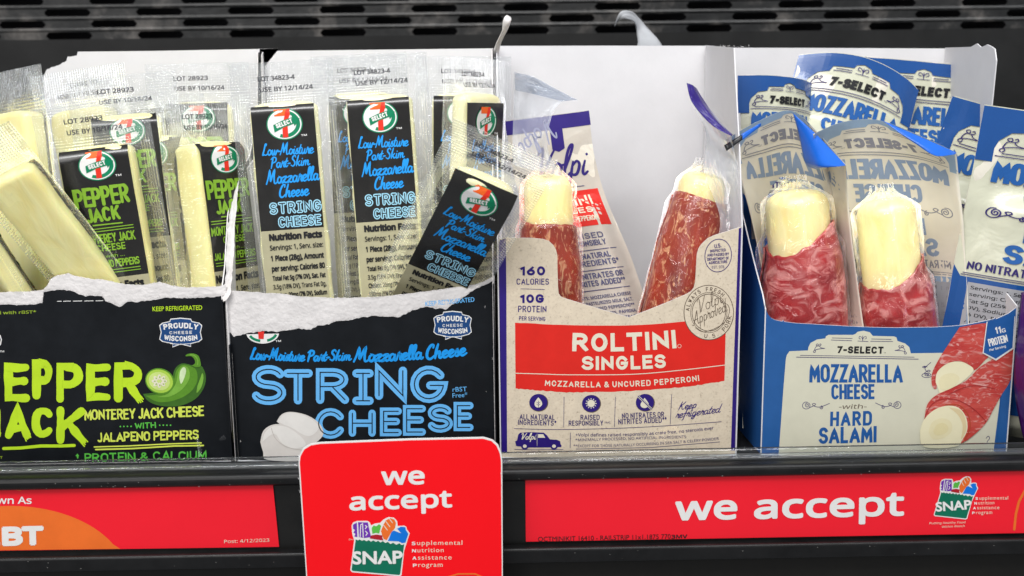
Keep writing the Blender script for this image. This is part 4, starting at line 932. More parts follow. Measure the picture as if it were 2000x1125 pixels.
a.text('**EXCEPT FOR THOSE NATURALLY OCCURRING IN SEA SALT & CELERY POWDER', [(1120, 873.5), (1260, 870), (1404, 859)], 7.6, I_NAVY, 1)
a.stroke([(1125, 877), (1270, 874), (1406, 863)], .9, I_NAVY, 1)
cx_, cy_ = 1402.7, 499
a.stroke([(cx_ + 26 * math.cos(R(t)), cy_ + 32 * math.sin(R(t)) - (math.cos(R(t))) * 2) for t in range(0, 361, 10)], 1.3, I_PUR, 1)
for t_, y, w_, h_ in (('U.S.', 484, 13, 8), ('INSPECTED', 492, 30, 5.5), ('AND PASSED BY', 500, 42, 5.5), ('DEPARTMENT OF', 508, 42, 5.5), ('AGRICULTURE', 515, 36, 5.5)): a.skel(t_, [(cx_ - w_ / 2, y + 1.2), (cx_ + w_ / 2, y - 1.4)], h_, .9 if h_ < 7 else 1.2, I_PUR, 1)
a.text('EST. 978', [(cx_ - 12, 525), (cx_ + 12, 523.5)], 8, I_PUR, 1)
cx_, cy_ = 1384.3, 610.5
a.ell(cx_, cy_, 49, 54, I_BRN, 1, n=48); a.ell(cx_, cy_, 47.6, 52.6, CREAM if False else BEIGE, 2, n=48)
for k, w_ in ((.74, .9), (.68, 1.3)): a.stroke([(cx_ + 48 * k * math.cos(R(t)), cy_ + 53 * k * math.sin(R(t))) for t in range(0, 361, 8)], w_, I_BRN, 3)
def ringtext(t, a0, a1, k, h, inside=False):
    n = len(t)
    for i, ch in enumerate(t):
        if ch == ' ': continue
        th = a0 + (a1 - a0) * i / (n - 1); d = 3.0; q = lambda an, kk: (cx_ + 48 * kk * math.cos(R(an)), cy_ - 53 * kk * math.sin(R(an)))
        gw = 3.6 if glyph(ch)[0] > .1 else .01; s_ = (1 if a1 > a0 else -1)
        a0_, a1_ = th - s_ * gw, th + s_ * gw
        a.skel(ch, [q(a0_, k), q(a1_, k)], h, 1.3, I_BRN, 3)
ringtext('ALWAYS FRESH', 172, 50, .79, 8); ringtext('U.S. PORK', -98, -12, .95, 8)
a.script('Volpi', [(1364, 612), (1412, 590)], 27, 1.1, I_BRN, 4, shear=.3); a.script('Approved', [(1354, 636), (1420, 607)], 24, 1.1, I_BRN, 4, shear=.3)
a.stroke(cr([(1408, 590), (1422, 596), (1424, 612), (1410, 634), (1376, 648), (1358, 640)]), 1, I_BRN, 4)
a.build('lettering', pmap(sh), o)
finish(o)

# ================= blue box
o = tag(empty('display_box', (0.18, 0, 0)), 'blue carton with a cream scalloped label and a picture of meat wrapped cheese', 'display box')
XL, XR = 0.1205, 0.2410
sh = vsheet(0.0, lambda u, v: 0.003 * max(-.2, 1 - ((u - 0.18) / 0.061) ** 2) - 0.0015)
out = [(1492, 585), (1494, 600), (1500, 614), (1506, 621), (1514, 625), (1530, 628), (1550, 631), (1600, 634), (1650, 637), (1700, 639), (1750, 640), (1825, 639), (1860, 637), (1883, 635), (1915, 629), (1944, 623), (1970, 612), (1992, 599)]
o2 = []
for p in jag(out[3:], .2, 30, 4):
    o2 += [p] if random.random() < .55 else [(p[0] - 2.5, p[1]), (p[0], p[1] - 2.6), (p[0] + 1.5, p[1] + .3)]
q = pxs(sh, out[:3] + o2); plate('front_panel', sh, [(XL, zf)] + [(max(XL, min(XR, u)), v) for u, v in q] + [(XR, zf)], TH, (BLUEBOARD, WHITEBOARD, WHITEBOARD), o, cut=0.006)
side_panel('side_panel', XL, [(0.001, zf), (0.001, 0.074), (0.006, 0.080), (0.016, 0.088), (0.03, 0.10), (0.045, 0.114), (0.06, 0.128), (0.074, 0.145), (0.083, 0.17), (0.088, 0.195), (0.12, 0.195), (0.12, zf)], TH, (BLUEBOARD, WHITEBOARD, WHITEBOARD), o, slant=-0.09)
side_panel('side_panel', XR - TH, [(0.001, zf), (0.001, 0.074), (0.02, 0.079), (0.046, 0.088), (0.051, 0.11), (0.050, 0.15), (0.047, 0.188), (0.050, 0.1935), (0.054, 0.1945), (0.06, 0.1955), (0.068, 0.194), (0.074, 0.1958), (0.082, 0.194), (0.12, 0.193), (0.12, zf)], TH, (WHITEBOARD, WHITEBOARD, BLUEBOARD), o)
plate('back_panel', vsheet(0.1206), [(XL - .0105, zf), (XL - .0105, 0.1945), (0.18, 0.1935), (XR, 0.1925), (XR, zf)], TH, (WHITEBOARD, WHITEBOARD, BLUEBOARD), o)
mk('bottom_panel', [(XL, 0, 0.0011), (XR, 0, 0.0011), (XR, 0.12, 0.0011), (XL, 0.12, 0.0011)], [(0, 1, 2, 3)], WHITEBOARD, o)
LAB = [(1520, 900), (1530, 760), (1535, 700), (1537, 693), (1542, 686), (1578, 684.5), (1579, 678), (1583, 670), (1596, 663), (1612, 661), (1613, 657), (1618, 654), (1666, 654), (1671, 652), (1675, 648), (1687, 646), (1699, 649), (1703, 654), (1705, 656), (1746, 657), (1751, 659), (1753, 666), (1768, 671), (1776, 678), (1779, 690), (1860, 689), (1960, 689), (1952, 790), (1940, 884), (1938, 900)]
def flourish(a, P, w, m_, ly):
    for q in ([(0, 0), (.12, .5), (.35, .75), (.3, 1), (.15, .9), (.2, .7), (.45, .62), (.6, .8), (.55, 1.0), (.45, .9)], [(.45, .62), (.6, .3), (.95, .15)], [(0, 0), (.1, -.25), (.0, -.5), (-.12, -.35), (.0, -.1), (.4, .1), (.95, .15)]):
        a.stroke([P(x, y) for x, y in cr(q, 4)], w, m_, ly, 'r')
def swirl(a, P, w, m_, ly):
    """running scroll, 0..1 across"""
    s1 = [(.20 + .10 * (1 - k / 26) * math.cos(R(k * 26)), .05 + .6 * (1 - k / 26) * math.sin(R(k * 26))) for k in range(22)][::-1]
    a.stroke([P(x, y) for x, y in s1], w, m_, ly, 'r')
    q = cr([(.30, .05), (.26, -.55), (.14, -.75), (.04, -.4), (.03, .2), (.1, .7), (.2, .75)], 4); a.stroke([P(x, y) for x, y in q], w, m_, ly, 'r')
    q = cr([(.26, -.5), (.42, -.1), (.5, .2), (.46, .45), (.38, .3), (.44, -.1), (.6, -.35), (.78, -.1), (1.0, .45)], 4); a.stroke([P(x, y) for x, y in q], w, m_, ly, 'r')
    s2 = [(.70 + .07 * (1 - k / 22) * math.cos(R(90 - k * 28)), -.45 + .4 * (1 - k / 22) * math.sin(R(90 - k * 28))) for k in range(18)]
    a.stroke([P(x, y) for x, y in s2], w, m_, ly, 'r')
a = Art()
a.poly(LAB, CREAM, 0)
a.skel('7-SELECT', [(1635, 690), (1725, 691)], 14, 3.5, I_BLK, 1, gap=.16, shear=.06); a.text('TM', [(1726, 690), (1730, 690)], 3, I_BLK, 1)
a.stroke([(1555, 697.5), (1794, 701.5)], 1.2, I_NAVY, 1, 'n'); a.stroke([(1563, 694), (1786, 697.6)], 1, I_NAVY, 1, 'n')
for p in ([(1625, 660), (1665, 661)], [(1623, 664), (1664, 665.5)], [(1702, 662), (1741, 663)], [(1700, 666.5), (1744, 667)], [(1675, 666), (1696, 667)]): a.stroke(p, 1, I_NAVY, 1, 'n')
for sg in (-1, 1): a.stroke(cr([(1685, 664), (1685 + sg * 2, 659), (1685 + sg * 6, 657), (1685 + sg * 7, 661), (1685 + sg * 4, 662)]), .9, I_NAVY, 1)
a.stroke([(1685, 656), (1685, 666)], 1, I_NAVY, 1)
flourish(a, lambda x, y: (1591 + x * 21, 683 - y * 11 - x * 1), 1.0, I_NAVY, 1); flourish(a, lambda x, y: (1768 - x * 21, 686 - y * 11 - 0), 1.0, I_NAVY, 1)
a.skel('MOZZARELLA', [(1582, 747), (1762, 747.5)], 36, 6.2, I_BLU, 1, gap=.17, rv=.3); a.skel('CHEESE', [(1625, 780), (1708, 779.5)], 29.5, 5.2, I_BLU, 1, gap=.17, rv=.3)
a.text('-with-', [(1638, 798.5), (1692, 798)], 13, I_BRN, 1, shear=.22)
a.skel('HARD', [(1622, 832.5), (1702, 831)], 28.5, 5.4, I_BLU, 1, gap=.26, rv=.3, shear=.04); a.skel('SALAMI', [(1600, 867), (1711, 864)], 32, 6, I_BLU, 1, gap=.17, rv=.3, shear=.04)
swirl(a, lambda x, y: (1566 + x * 54, 792 - y * 9), 1.1, I_NAVY, 1); swirl(a, lambda x, y: (1761 - x * 51, 791 - y * 9), 1.1, I_NAVY, 1)
swirl(a, lambda x, y: (1797 + x * 2 + (y + 1) * 13, 738 - x * 30), 1.1, I_NAVY, 1)
a.stroke(cr([(1926, 856), (1930, 852), (1933, 856), (1928, 863), (1929, 867)]), 1.1, I_NAVY, 1)
# printed meat rolls
SALP = meat_mat('printed_salami', (0.52, 0.035, 0.03), (0.64, 0.09, 0.07), (0.80, 0.42, 0.38), scale=260, stretch=(0.7, 1, 1.6), dist=1.2, thr=.58, gloss=.45, k=.4)
CH1, CH2, CH3 = ink((0.82, 0.745, 0.47), .45, .3, .05, 'printed_cheese'), ink((0.85, 0.79, 0.54), .45, .3, .04, 'printed_cheese'), ink((0.35, 0.03, 0.02), .5, .3, .1, 'printed_shade')
P = lambda L: [(min(1430 + x / 3.3088, 1988 - (y / 3.3088 - 40) * .09), 560 + y / 3.3088) for x, y in L]
smooth_poly([(1470, 262), (1405, 360), (1335, 470), (1292, 560), (1292, 640), (1318, 660), (1330, 590), (1370, 520), (1440, 482), (1520, 490), (1565, 540), (1640, 470), (1720, 400), (1660, 420), (1625, 400), (1640, 300), (1648, 236)], SALP, 3)
smooth_poly([(1330, 655), (1312, 600), (1330, 540), (1400, 492), (1480, 484), (1545, 515), (1555, 550), (1480, 620), (1400, 665), (1350, 695)], CH2, 4); smooth_poly([(1345, 660), (1335, 610), (1365, 570), (1430, 560), (1470, 590), (1440, 640), (1380, 670)], CH1, 5)
a.stroke(cr(P([(1320, 655), (1312, 600), (1330, 540), (1400, 488), (1480, 480), (1545, 510)])), 1.6, SALP, 6)
smooth_poly([(1243, 850), (1262, 760), (1320, 700), (1420, 655), (1520, 600), (1600, 520), (1700, 455), (1790, 370), (1850, 265), (1858, 330), (1830, 480), (1800, 600), (1740, 700), (1690, 790), (1640, 880), (1560, 960), (1480, 1012), (1400, 1012), (1250, 940)], SALP, 7)
smooth_poly([(1215, 930), (1240, 860), (1300, 800), (1380, 770), (1460, 780), (1510, 840), (1520, 920), (1490, 985), (1440, 1035), (1240, 1035)], CH2, 8); smooth_poly([(1270, 940), (1290, 880), (1350, 850), (1410, 870), (1420, 930), (1370, 975), (1300, 985)], CH1, 9); smooth_poly([(1300, 935), (1320, 895), (1355, 880), (1390, 895), (1395, 930), (1360, 955), (1315, 958)], ink((0.79, 0.70, 0.40), .45, .3, .05, 'printed_cheese'), 10); smooth_poly([(1400, 780), (1470, 795), (1505, 850), (1512, 925), (1480, 985), (1490, 900), (1460, 830)], ink((0.76, 0.62, 0.36), .45, .3, .05, 'printed_cheese'), 9)
a.stroke(cr(P([(1380, 762), (1470, 768), (1528, 835), (1535, 920), (1495, 1000)])), 2.2, ink((0.50, 0.07, 0.03), .5, .3, .1, 'printed_rim'), 10); a.stroke(cr(P([(1245, 850), (1275, 780), (1340, 730), (1450, 730), (1560, 790), (1640, 870)])), 1.6, ink((0.42, 0.03, 0.03), .5, .3, .1, 'printed_fold'), 10); a.stroke(cr(P([(1390, 700), (1500, 650), (1600, 640), (1700, 660)])), 1.2, ink((0.42, 0.03, 0.03), .5, .3, .1, 'printed_fold'), 10)
a.poly([(1957, 690), (1956, 770), (1946, 884), (1966, 884), (1974, 780), (1984, 640), (1990, 610)], BLUEBOARD, 6)
a.poly([(1927, 628.5), (1984, 612), (1980, 681), (1945.5, 704.5), (1919, 690)], I_W, 12); a.poly([(1929, 628), (1984, 612), (1978, 680), (1945, 702), (1921, 689)], I_BLU, 13)
a.stroke([(1928, 630), (1920.5, 689), (1945, 701.5), (1978, 679.5), (1982, 618)], 1.1, I_W, 14, 'n')
a.text('11', [(1945, 652), (1956, 650)], 18, I_W, 14, bold=.07); a.text('G', [(1957, 650), (1965, 648)], 11, I_W, 14, bold=.04)
a.skel('PROTEIN', [(1933, 677), (1969, 668)], 15, 2.4, I_W, 14, gap=.14, rv=.3); a.text('Per Serving', [(1933, 686), (1965, 678)], 6.5, I_W, 14, bold=.03)
a.build('lettering', pmap(sh), o)
finish(o)

# ================================================================== PACKS IN THE BOXES
def sm(x): x = max(0.0, min(1.0, x)); return x * x * (3 - 2 * x)
class Pack:
    """sealed film pack standing on the box floor; axis through two photo pixels at given depths"""
    def __init__(s, name, label, cat, top, Yt, low, Yl, twist, W, cw, tw, ct=0.024, group=None, seed=1, bend=None, wr=0.0006, back=0.6, Lmax=9.0):
        A = at(*top, Yt)
        for _ in range(60):                         # keep the foot of the pack behind the front wall of its carton
            B = at(*low, Yl); ax = (A - B).normalized(); foot = A - ax * ((A.z - 0.003) / ax.z)
            if Lmax < 1 or foot.y > tw + 0.006: break
            Yl += 0.001
        t = min(Lmax, (A.z - 0.0030) / ax.z); base = A - ax * t; s.L = t; s.W, s.cw, s.tw, s.ct = W, cw, tw, t - ct
        y = Vector((0, 1, 0)); y = (y - ax * y.dot(ax)).normalized(); M = Matrix.Rotation(R(twist), 3, ax); y = M @ y; x = y.cross(ax).normalized()
        s.root = tag(empty(name), label, cat, group); m = Matrix((x, y, ax)).transposed().to_4x4(); m.translation = base; s.root.matrix_world = m
        s.m = m
        s.seed, s.bend, s.wr, s.back = seed, bend, wr, back
    def shape(s, u, v, side=1):
        e = sm((s.W / 2 - abs(u)) / max(1e-4, s.W / 2 - s.cw)); t = sm((s.ct + 0.007 - v) / 0.013) * sm(v / 0.01 + .2)
        n = noise.noise(Vector((u * 90, v * 60, s.seed * 3.7 + side))) + .35 * noise.noise(Vector((u * 150, v * 80, s.seed + side * 5)))
        return s.tw * (1 if side > 0 else s.back) * e * t + s.wr * n * (1.0 - .5 * e)
    def map(s, u, v, h=0.0, side=1):
        # common waviness of the whole pack so that both sheets and the print stay together
        d = 0.0016 * noise.noise(Vector((u * 22, v * 16, s.seed * 1.3))) * sm(v / s.L * 1.6)
        P = Vector((u, d - side * (s.shape(u, v, side) + 0.00012) - h, v))
        return s.bend(P, s) if s.bend else P
    def sheet(s, name, mat, side=1, nu=36, nv=96, off=0.0, u0=None, u1=None, v0=0.0, v1=None, seal=True, parent=None, nom=False):
        u0 = -s.W / 2 if u0 is None else u0; u1 = s.W / 2 if u1 is None else u1; v1 = s.L if v1 is None else v1
        vs, uv, sl = [], [], []
        for j in range(nv + 1):
            v = v0 + (v1 - v0) * j / nv
            for i in range(nu + 1):
                u = u0 + (u1 - u0) * i / nu; vs.append(s.map(u, v, off if side > 0 else -off, side)); uv.append((u + s.seed * .11, v + s.seed * .07))
                e = sm((s.W / 2 - abs(u)) / max(1e-4, s.W / 2 - s.cw)); sl.append(1 - e * sm((s.ct - v) / 0.006))
        fs = [(j * (nu + 1) + i, j * (nu + 1) + i + 1, (j + 1) * (nu + 1) + i + 1, (j + 1) * (nu + 1) + i) for j in range(nv) for i in range(nu)]
        if side < 0: fs = [f[::-1] for f in fs]
        o = mk(name, vs, fs, mat, parent or s.root, uv=uv, smooth=True)
        if seal: at_ = o.data.attributes.new('seal', 'FLOAT', 'POINT'); at_.data.foreach_set('value', sl)
        return o
    def art(s, a, K, name='lettering', side=1, base=0.00012, parent=None, mirror=1, top=0.0, Ky=None):
        """print on the sheet; art units: 1/K m, origin at the top middle, y down negative"""
        def fn(x, y, h):
            u, v = mirror * x / K, s.L - top + y / (Ky or K)
            return s.map(u, v, (h + base) * (1 if side > 0 else -1), side)
        return a.build(name, fn, parent or s.root)
def bar(p, name, mat, hw, ht, v0, v1, parent=None, expo=0.35, seed=1, lump=0.0006, du=0.0, taper=None, ns=28, nr=40, dome=0.006, dy=0.0):
    """rounded bar (rounded-box or round section) along the pack axis"""
    vs, uv = [], []; rings = []
    for k in range(7): a_ = R(90 * k / 6); rings.append((v0 + dome * .4 * (1 - math.cos(a_)) if False else v0 + dome * .3 * (k / 6), max(.02, math.sin(a_)) if k < 6 else 1))
    for k in range(1, nr): rings.append((v0 + dome * .3 + (v1 - dome - v0 - dome * .3) * k / nr, 1))
    for k in range(9): a_ = R(90 * k / 8); rings.append((v1 - dome + dome * math.sin(a_), max(.01, math.cos(a_) ** .55)))
    for v, sc in rings:
        for i in range(ns):
            a_ = 2 * math.pi * i / ns; c, q = math.cos(a_), math.sin(a_)
            x = math.copysign(abs(c) ** expo, c) * hw; y = math.copysign(abs(q) ** expo, q) * ht; tp = taper((v - v0) / (v1 - v0)) if taper else 1
            n = lump * (noise.noise(Vector((x * 70, y * 70, v * 55 + seed * 7))) + .4 * noise.noise(Vector((x * 240, y * 240, v * 200 + seed))))
            k = sc * tp * (1 + n / max(hw, ht) * 1.5)
            P = Vector((x * k + du, y * k + dy, v)); vs.append(p.bend(P, p) if p.bend else P); uv.append((a_ / 6.283 * 0.09, v))
    n = len(rings); fs = [(j * ns + i, j * ns + (i + 1) % ns, (j + 1) * ns + (i + 1) % ns, (j + 1) * ns + i) for j in range(n - 1) for i in range(ns)]
    fs += [tuple(range(ns))[::-1], tuple((n - 1) * ns + i for i in range(ns))]
    return mk(name, vs, fs, mat, parent or p.root, uv=uv, smooth=True)

FILM = film_mat('clear_embossed_film', 0.055, (0.74, 0.77, 0.80), wr=0.75, gl=1.9)
FILMB = film_mat('clear_back_film', 0.02, wr=0.35, gl=.7)
TIGHT = film_mat('tight_clear_film', 0.012, emboss=False, wr=0.75, gl=2.0)
MOZZ = cheese_mat('white_string_cheese', (0.90, 0.85, 0.53), (0.84, 0.77, 0.42))
PJ = cheese_mat('yellow_cheese', (0.93, 0.86, 0.42), (0.87, 0.77, 0.31))
COREC = cheese_mat('pale_cheese_core', (0.95, 0.85, 0.45), (0.92, 0.77, 0.33), wet=.4)
LABELM = ink((0.010, 0.009, 0.008), 0.25, 0.5, 0.3, 'label_black', coat=0.3)
CLBL = ink((0.42, 0.39, 0.25), 0.4, 0.4, 0.1, 'label_cream', coat=0.3)

def nf_text(a, x0, x1, y, scale=1.0, mirror=False):
    for t, h, dy, b in (('Nutrition Facts', 15, 20, .05), ('Servings: 1, Serv. size:', 12, 18, .0), ('1 Piece (28g), Amount', 13, 20, .04), ('per serving: Calories 80', 13, 19, .03), ('Total Fat 5g (7% DV), Sat. Fat', 11, 17, .03), ('3.5g (18% DV), Trans Fat 0g,', 11, 16, 0), ('Cholest. 20mg (7% DV), Sodium', 11, 16, .03), ('150mg (6% DV), Total Carb. 1g', 11, 16, .03), ('(0% DV), Fiber 0g (0% DV), Total', 10, 15, 0), ('Sugars 0g (Incl. 0g Added', 10, 15, 0), ('Sugars, 0% DV), Protein 7g', 10, 15, 0), ('Vit. D 0mcg (0% DV)', 10, 15, 0)):
        y -= dy * scale; a.text(t, [(x0, y), (x1, y)], h * scale * 1.12, I_BLK, 2, bold=b + .03)
    return y
def lot_text(a, l1, l2, x=-42, y=-26, w=84):
    rn = random.Random(len(l1)); 
    a.text(l1, [(x, y), (x + w * .82, y)], 12.5, I_LOT, 0, bold=.035); a.text(l2, [(x + 2, y - 20), (x + w * 1.2, y - 20)], 12.5, I_LOT, 0, bold=.035)
def string_art(full=True):
    a = Art(ydown=False, cell=8, both=True)
    seven_logo(a, 2, -117, 31, 27, rot=10, ly=1, sg=1); a.text('TM', [(30, -141), (41, -141)], 5, I_W, 2, bold=.03)
    a.script('Low-Moisture', [(-43, -171), (50, -173)], 20, 2.6, I_AZ, 1); a.script('Part-Skim', [(-30, -195), (42, -194)], 19, 2.6, I_AZ, 1)
    a.script('Mozzarella', [(-40, -224), (56, -222)], 24, 3.1, I_AZ, 1); a.script('Cheese', [(-19, -250), (35, -249)], 23, 3.1, I_AZ, 1)
    W_ = ink((0.32, 0.62, 0.78), .5, .3, .05, 'pale_blue_ink')
    a.skel('STRiNG', [(-38, -281), (57, -281)], 23, 6.2, W_, 1, gap=.12, cap='r', inner=(1.9, LABELM), rv=.42)
    a.skel('CHEESE', [(-24, -306), (54, -306)], 21, 5.8, W_, 1, gap=.12, cap='r', inner=(1.8, LABELM), rv=.42)
    nf_text(a, -44, 54, -308)
    return a
def pepper_art():
    a = Art(ydown=False, cell=8, both=True)
    seven_logo(a, 4, -113, 31, 25, rot=4, ly=1, sg=1); a.text('TM', [(32, -136), (43, -136)], 5, I_W, 2, bold=.03)
    L2 = ink((0.22, 0.42, 0.03), .5, .3, .12, 'dull_lime_ink')
    a.skel('PEPPER', [(-46, -186), (49, -186)], 36, 6.2, L2, 1, cap='r', jit=.03, gap=.1); a.skel('JACK', [(-30, -214), (28, -214)], 27, 5.2, L2, 1, cap='r', jit=.03, gap=.12)
    a.stroke([(-22, -219), (30, -220)], 2.4, L2, 1)
    for y in (-226, -231): a.stroke([(-46, y), (48, y)], 1.6, L2, 1)
    a.skel('MONTEREY JACK', [(-48, -253), (48, -253)], 17, 2.6, L2, 1, cap='r', jit=.03, gap=.12); a.skel('CHEESE', [(-24, -268), (28, -268)], 13, 2.3, L2, 1, cap='r', jit=.03, gap=.12)
    a.text('... with ...', [(-22, -280), (24, -280)], 8, L2, 1, bold=.02)
    a.skel('JALAPENO PEPPERS', [(-48, -298), (48, -298)], 14, 2.3, L2, 1, cap='r', jit=.03, gap=.12)
    for y in (-303, -308): a.stroke([(-46, y), (48, y)], 1.5, L2, 1)
    nf_text(a, -50, 50, -316, 1.15)
    return a
STR_ART, PEP_ART = string_art(), pepper_art()
def cheese_pack(kind, label, top, Yt, low, Yl, twist, seed, lot=True, K=3800, group='cheese sticks in clear film', bend=None, name=None, W=0.050, Lmax=9.0, ct=None, thick=1.0, wide=1.0):
    s_ = kind == 'string'
    p = Pack(name or 'cheese_stick_pack', label, 'cheese stick', top, Yt, low, Yl, twist, W if (s_ or W < .04) else 0.054, 0.0172 if s_ else 0.0178 * (wide if wide < 1 else 1), (0.0068 if s_ else 0.0078) * thick, ct or (0.0195 if s_ else 0.0205), group, seed, bend, Lmax=Lmax)
    p.sheet('back_film', FILMB, -1); p.sheet('front_film', FILM, 1)
    c = bar(p, 'cheese', MOZZ if s_ else PJ, (0.0165 if s_ else 0.0172) * wide, (0.0054 if s_ else 0.0066) * thick, 0.0035, p.ct, seed=seed, expo=.6 if s_ else .36, dome=.004, dy=-.0008)
    hw = 0.0152 if s_ else (0.0160 if thick == 1 else 0.0135)
    zt = p.L - 82 / K; zb = p.L - (310 if s_ else 318) / K
    lb = p.sheet('label', LABELM, 1, 20, 60, 0.00022, -hw, hw, zb, zt, seal=False)
    l2 = p.sheet('nutrition_label', CLBL, 1, 20, 60, 0.00022, -hw, hw, 0.004, zb, seal=False)
    A = STR_ART if s_ else PEP_ART; A2 = Art(ydown=False); A2.v, A2.f, A2.mi, A2.mats = A.v, A.f, A.mi, A.mats
    p.art(A2, K, 'lettering', base=0.00030, parent=None)
    if lot:
        b = Art(ydown=False, cell=8); lot_text(b, 'LOT 34823-4' if s_ else 'LOT 28923', 'USE BY 12/14/24' if s_ else 'USE BY 10/16/24', -44 if s_ else -48, -34); p.art(b, K, 'date_stamp', base=.0001)
    return p
cheese_pack('string', 'string cheese stick with black label at the left side of the light blue carton, upright', (547, 120), .038, (586, 575), .022, 3, 1)
cheese_pack('string', 'string cheese stick half hidden between the two upright black labelled ones', (700, 106), .078, (722, 575), .06, -4, 2)
cheese_pack('string', 'upright string cheese stick with its whole black label showing, middle of the carton', (734, 108), .048, (770, 575), .034, 0, 3)
cheese_pack('string', 'string cheese stick at the back, its label covered by crumpled cheese end', (905, 110), .085, (905, 575), .06, 0, 4)
cheese_pack('string', 'string cheese stick turned sideways against the right wall of its carton', (932, 114), .05, (915, 560), .045, 55, 5, ct=.017)
cheese_pack('string', 'string cheese stick leaning far to the right across the front of the carton', (990, 276), -.036, (831, 575), .016, 6, 6, Lmax=.13, wide=.84, ct=.022)
cheese_pack('pepper', 'pepper jack stick facing front with its whole black and lime label readable', (172, 200), .020, (235, 555), .006, 6, 7)
cheese_pack('pepper', 'pepper jack stick turned so its yellow side and narrow label both show', (392, 196), .040, (436, 560), .022, 52, 8, thick=1.5, wide=.82)
cheese_pack('pepper', 'pepper jack stick at the back with its wrapper turned backwards', (150, 136), .095, (215, 560), .080, 172, 9)
cheese_pack('pepper', 'pepper jack stick behind the readable one, date stamp slanting', (236, 146), .062, (285, 560), .042, 10, 10)
cheese_pack('pepper', 'pepper jack stick in shade between the readable and the turned stick', (300, 186), .062, (322, 560), .050, -8, 11)
cheese_pack('pepper', 'pepper jack stick with glinting seal at the back of its carton', (385, 124), .090, (405, 560), .07, 4, 12)
cheese_pack('pepper', 'upright pepper jack stick showing its bare yellow back at the left edge', (14, 138), .050, (60, 560), .035, 148, 13)
cheese_pack('pepper', 'pepper jack stick lying diagonally with its shiny yellow back upwards', (-46, 268), -.022, (196, 572), .012, 180, 14, lot=False, Lmax=.165, W=.034, wide=.70, thick=.8)
cheese_pack('pepper', 'pepper jack stick low in the left corner under the diagonal one', (-160, 300), -.012, (40, 590), .014, 128, 15, lot=False, Lmax=.165, W=.034, wide=.70, thick=.8)

# ---------------- rolls of cheese in sliced meat
PEPR = meat_mat('pepperoni', (0.19, 0.018, 0.009), (0.38, 0.045, 0.018), (0.62, 0.32, 0.17), scale=210, stretch=(1, 1, 0.5), dist=1.4, thr=.565, cells=True, gloss=.3)
SALM = meat_mat('salami', (0.20, 0.009, 0.012), (0.44, 0.028, 0.030), (0.62, 0.27, 0.25), scale=150, stretch=(0.65, 0.65, 0.95), dist=1.3, thr=.51, gloss=.3)
INS = ink((0.82, 0.77, 0.67), 0.5, 0.3, 0.05, 'film_inside', coat=0.1, nscale=40)
INSB = ink((0.30, 0.42, 0.58), 0.5, 0.3, 0.06, 'film_inside_blue', coat=0.1)
INL = ink((0.27, 0.35, 0.50), 0.5, 0.3, 0.05, 'show_through_blue'); INK = ink((0.27, 0.27, 0.31), 0.5, 0.3, 0.05, 'show_through_grey')
def pfilm(name, c, rough=.3, bump=.35):
    t = NT(name); b = t.b; uv = t.N('ShaderNodeUVMap'); n = t.N('ShaderNodeTexNoise', _Scale=55.0, _Detail=3.0, _Distortion=.6); t.L(uv.outputs[0], n.inputs['Vector'])
    r = t.ramp(n.outputs[0], [(.3, [x * .93 for x in c]), (.7, [min(1, x * 1.04) for x in c])]); t.L(r.outputs[0], b.inputs['Base Color'])
    bp = t.N('ShaderNodeBump', _Strength=bump, _Distance=0.003); t.L(n.outputs[0], bp.inputs['Height']); t.L(bp.outputs[0], b.inputs['Normal'])
    b.inputs['Roughness'].default_value = rough; b.inputs['Coat Weight'].default_value = .25; b.inputs['Coat Roughness'].default_value = .1; return t.m
CREAMF = pfilm('cream_printed_film', (0.62, 0.62, 0.48)); BEIGEF = pfilm('beige_printed_film', (0.60, 0.55, 0.48)); INSF = pfilm('cream_film_inside', (0.82, 0.77, 0.66), .35, .6)
BLUF = pfilm('blue_printed_film', (0.010, 0.075, 0.28), .25)
FOLDB = ink((0.01, 0.13, 0.62), 0.35, 0.4, 0.05, 'bright_blue_film', coat=.3)

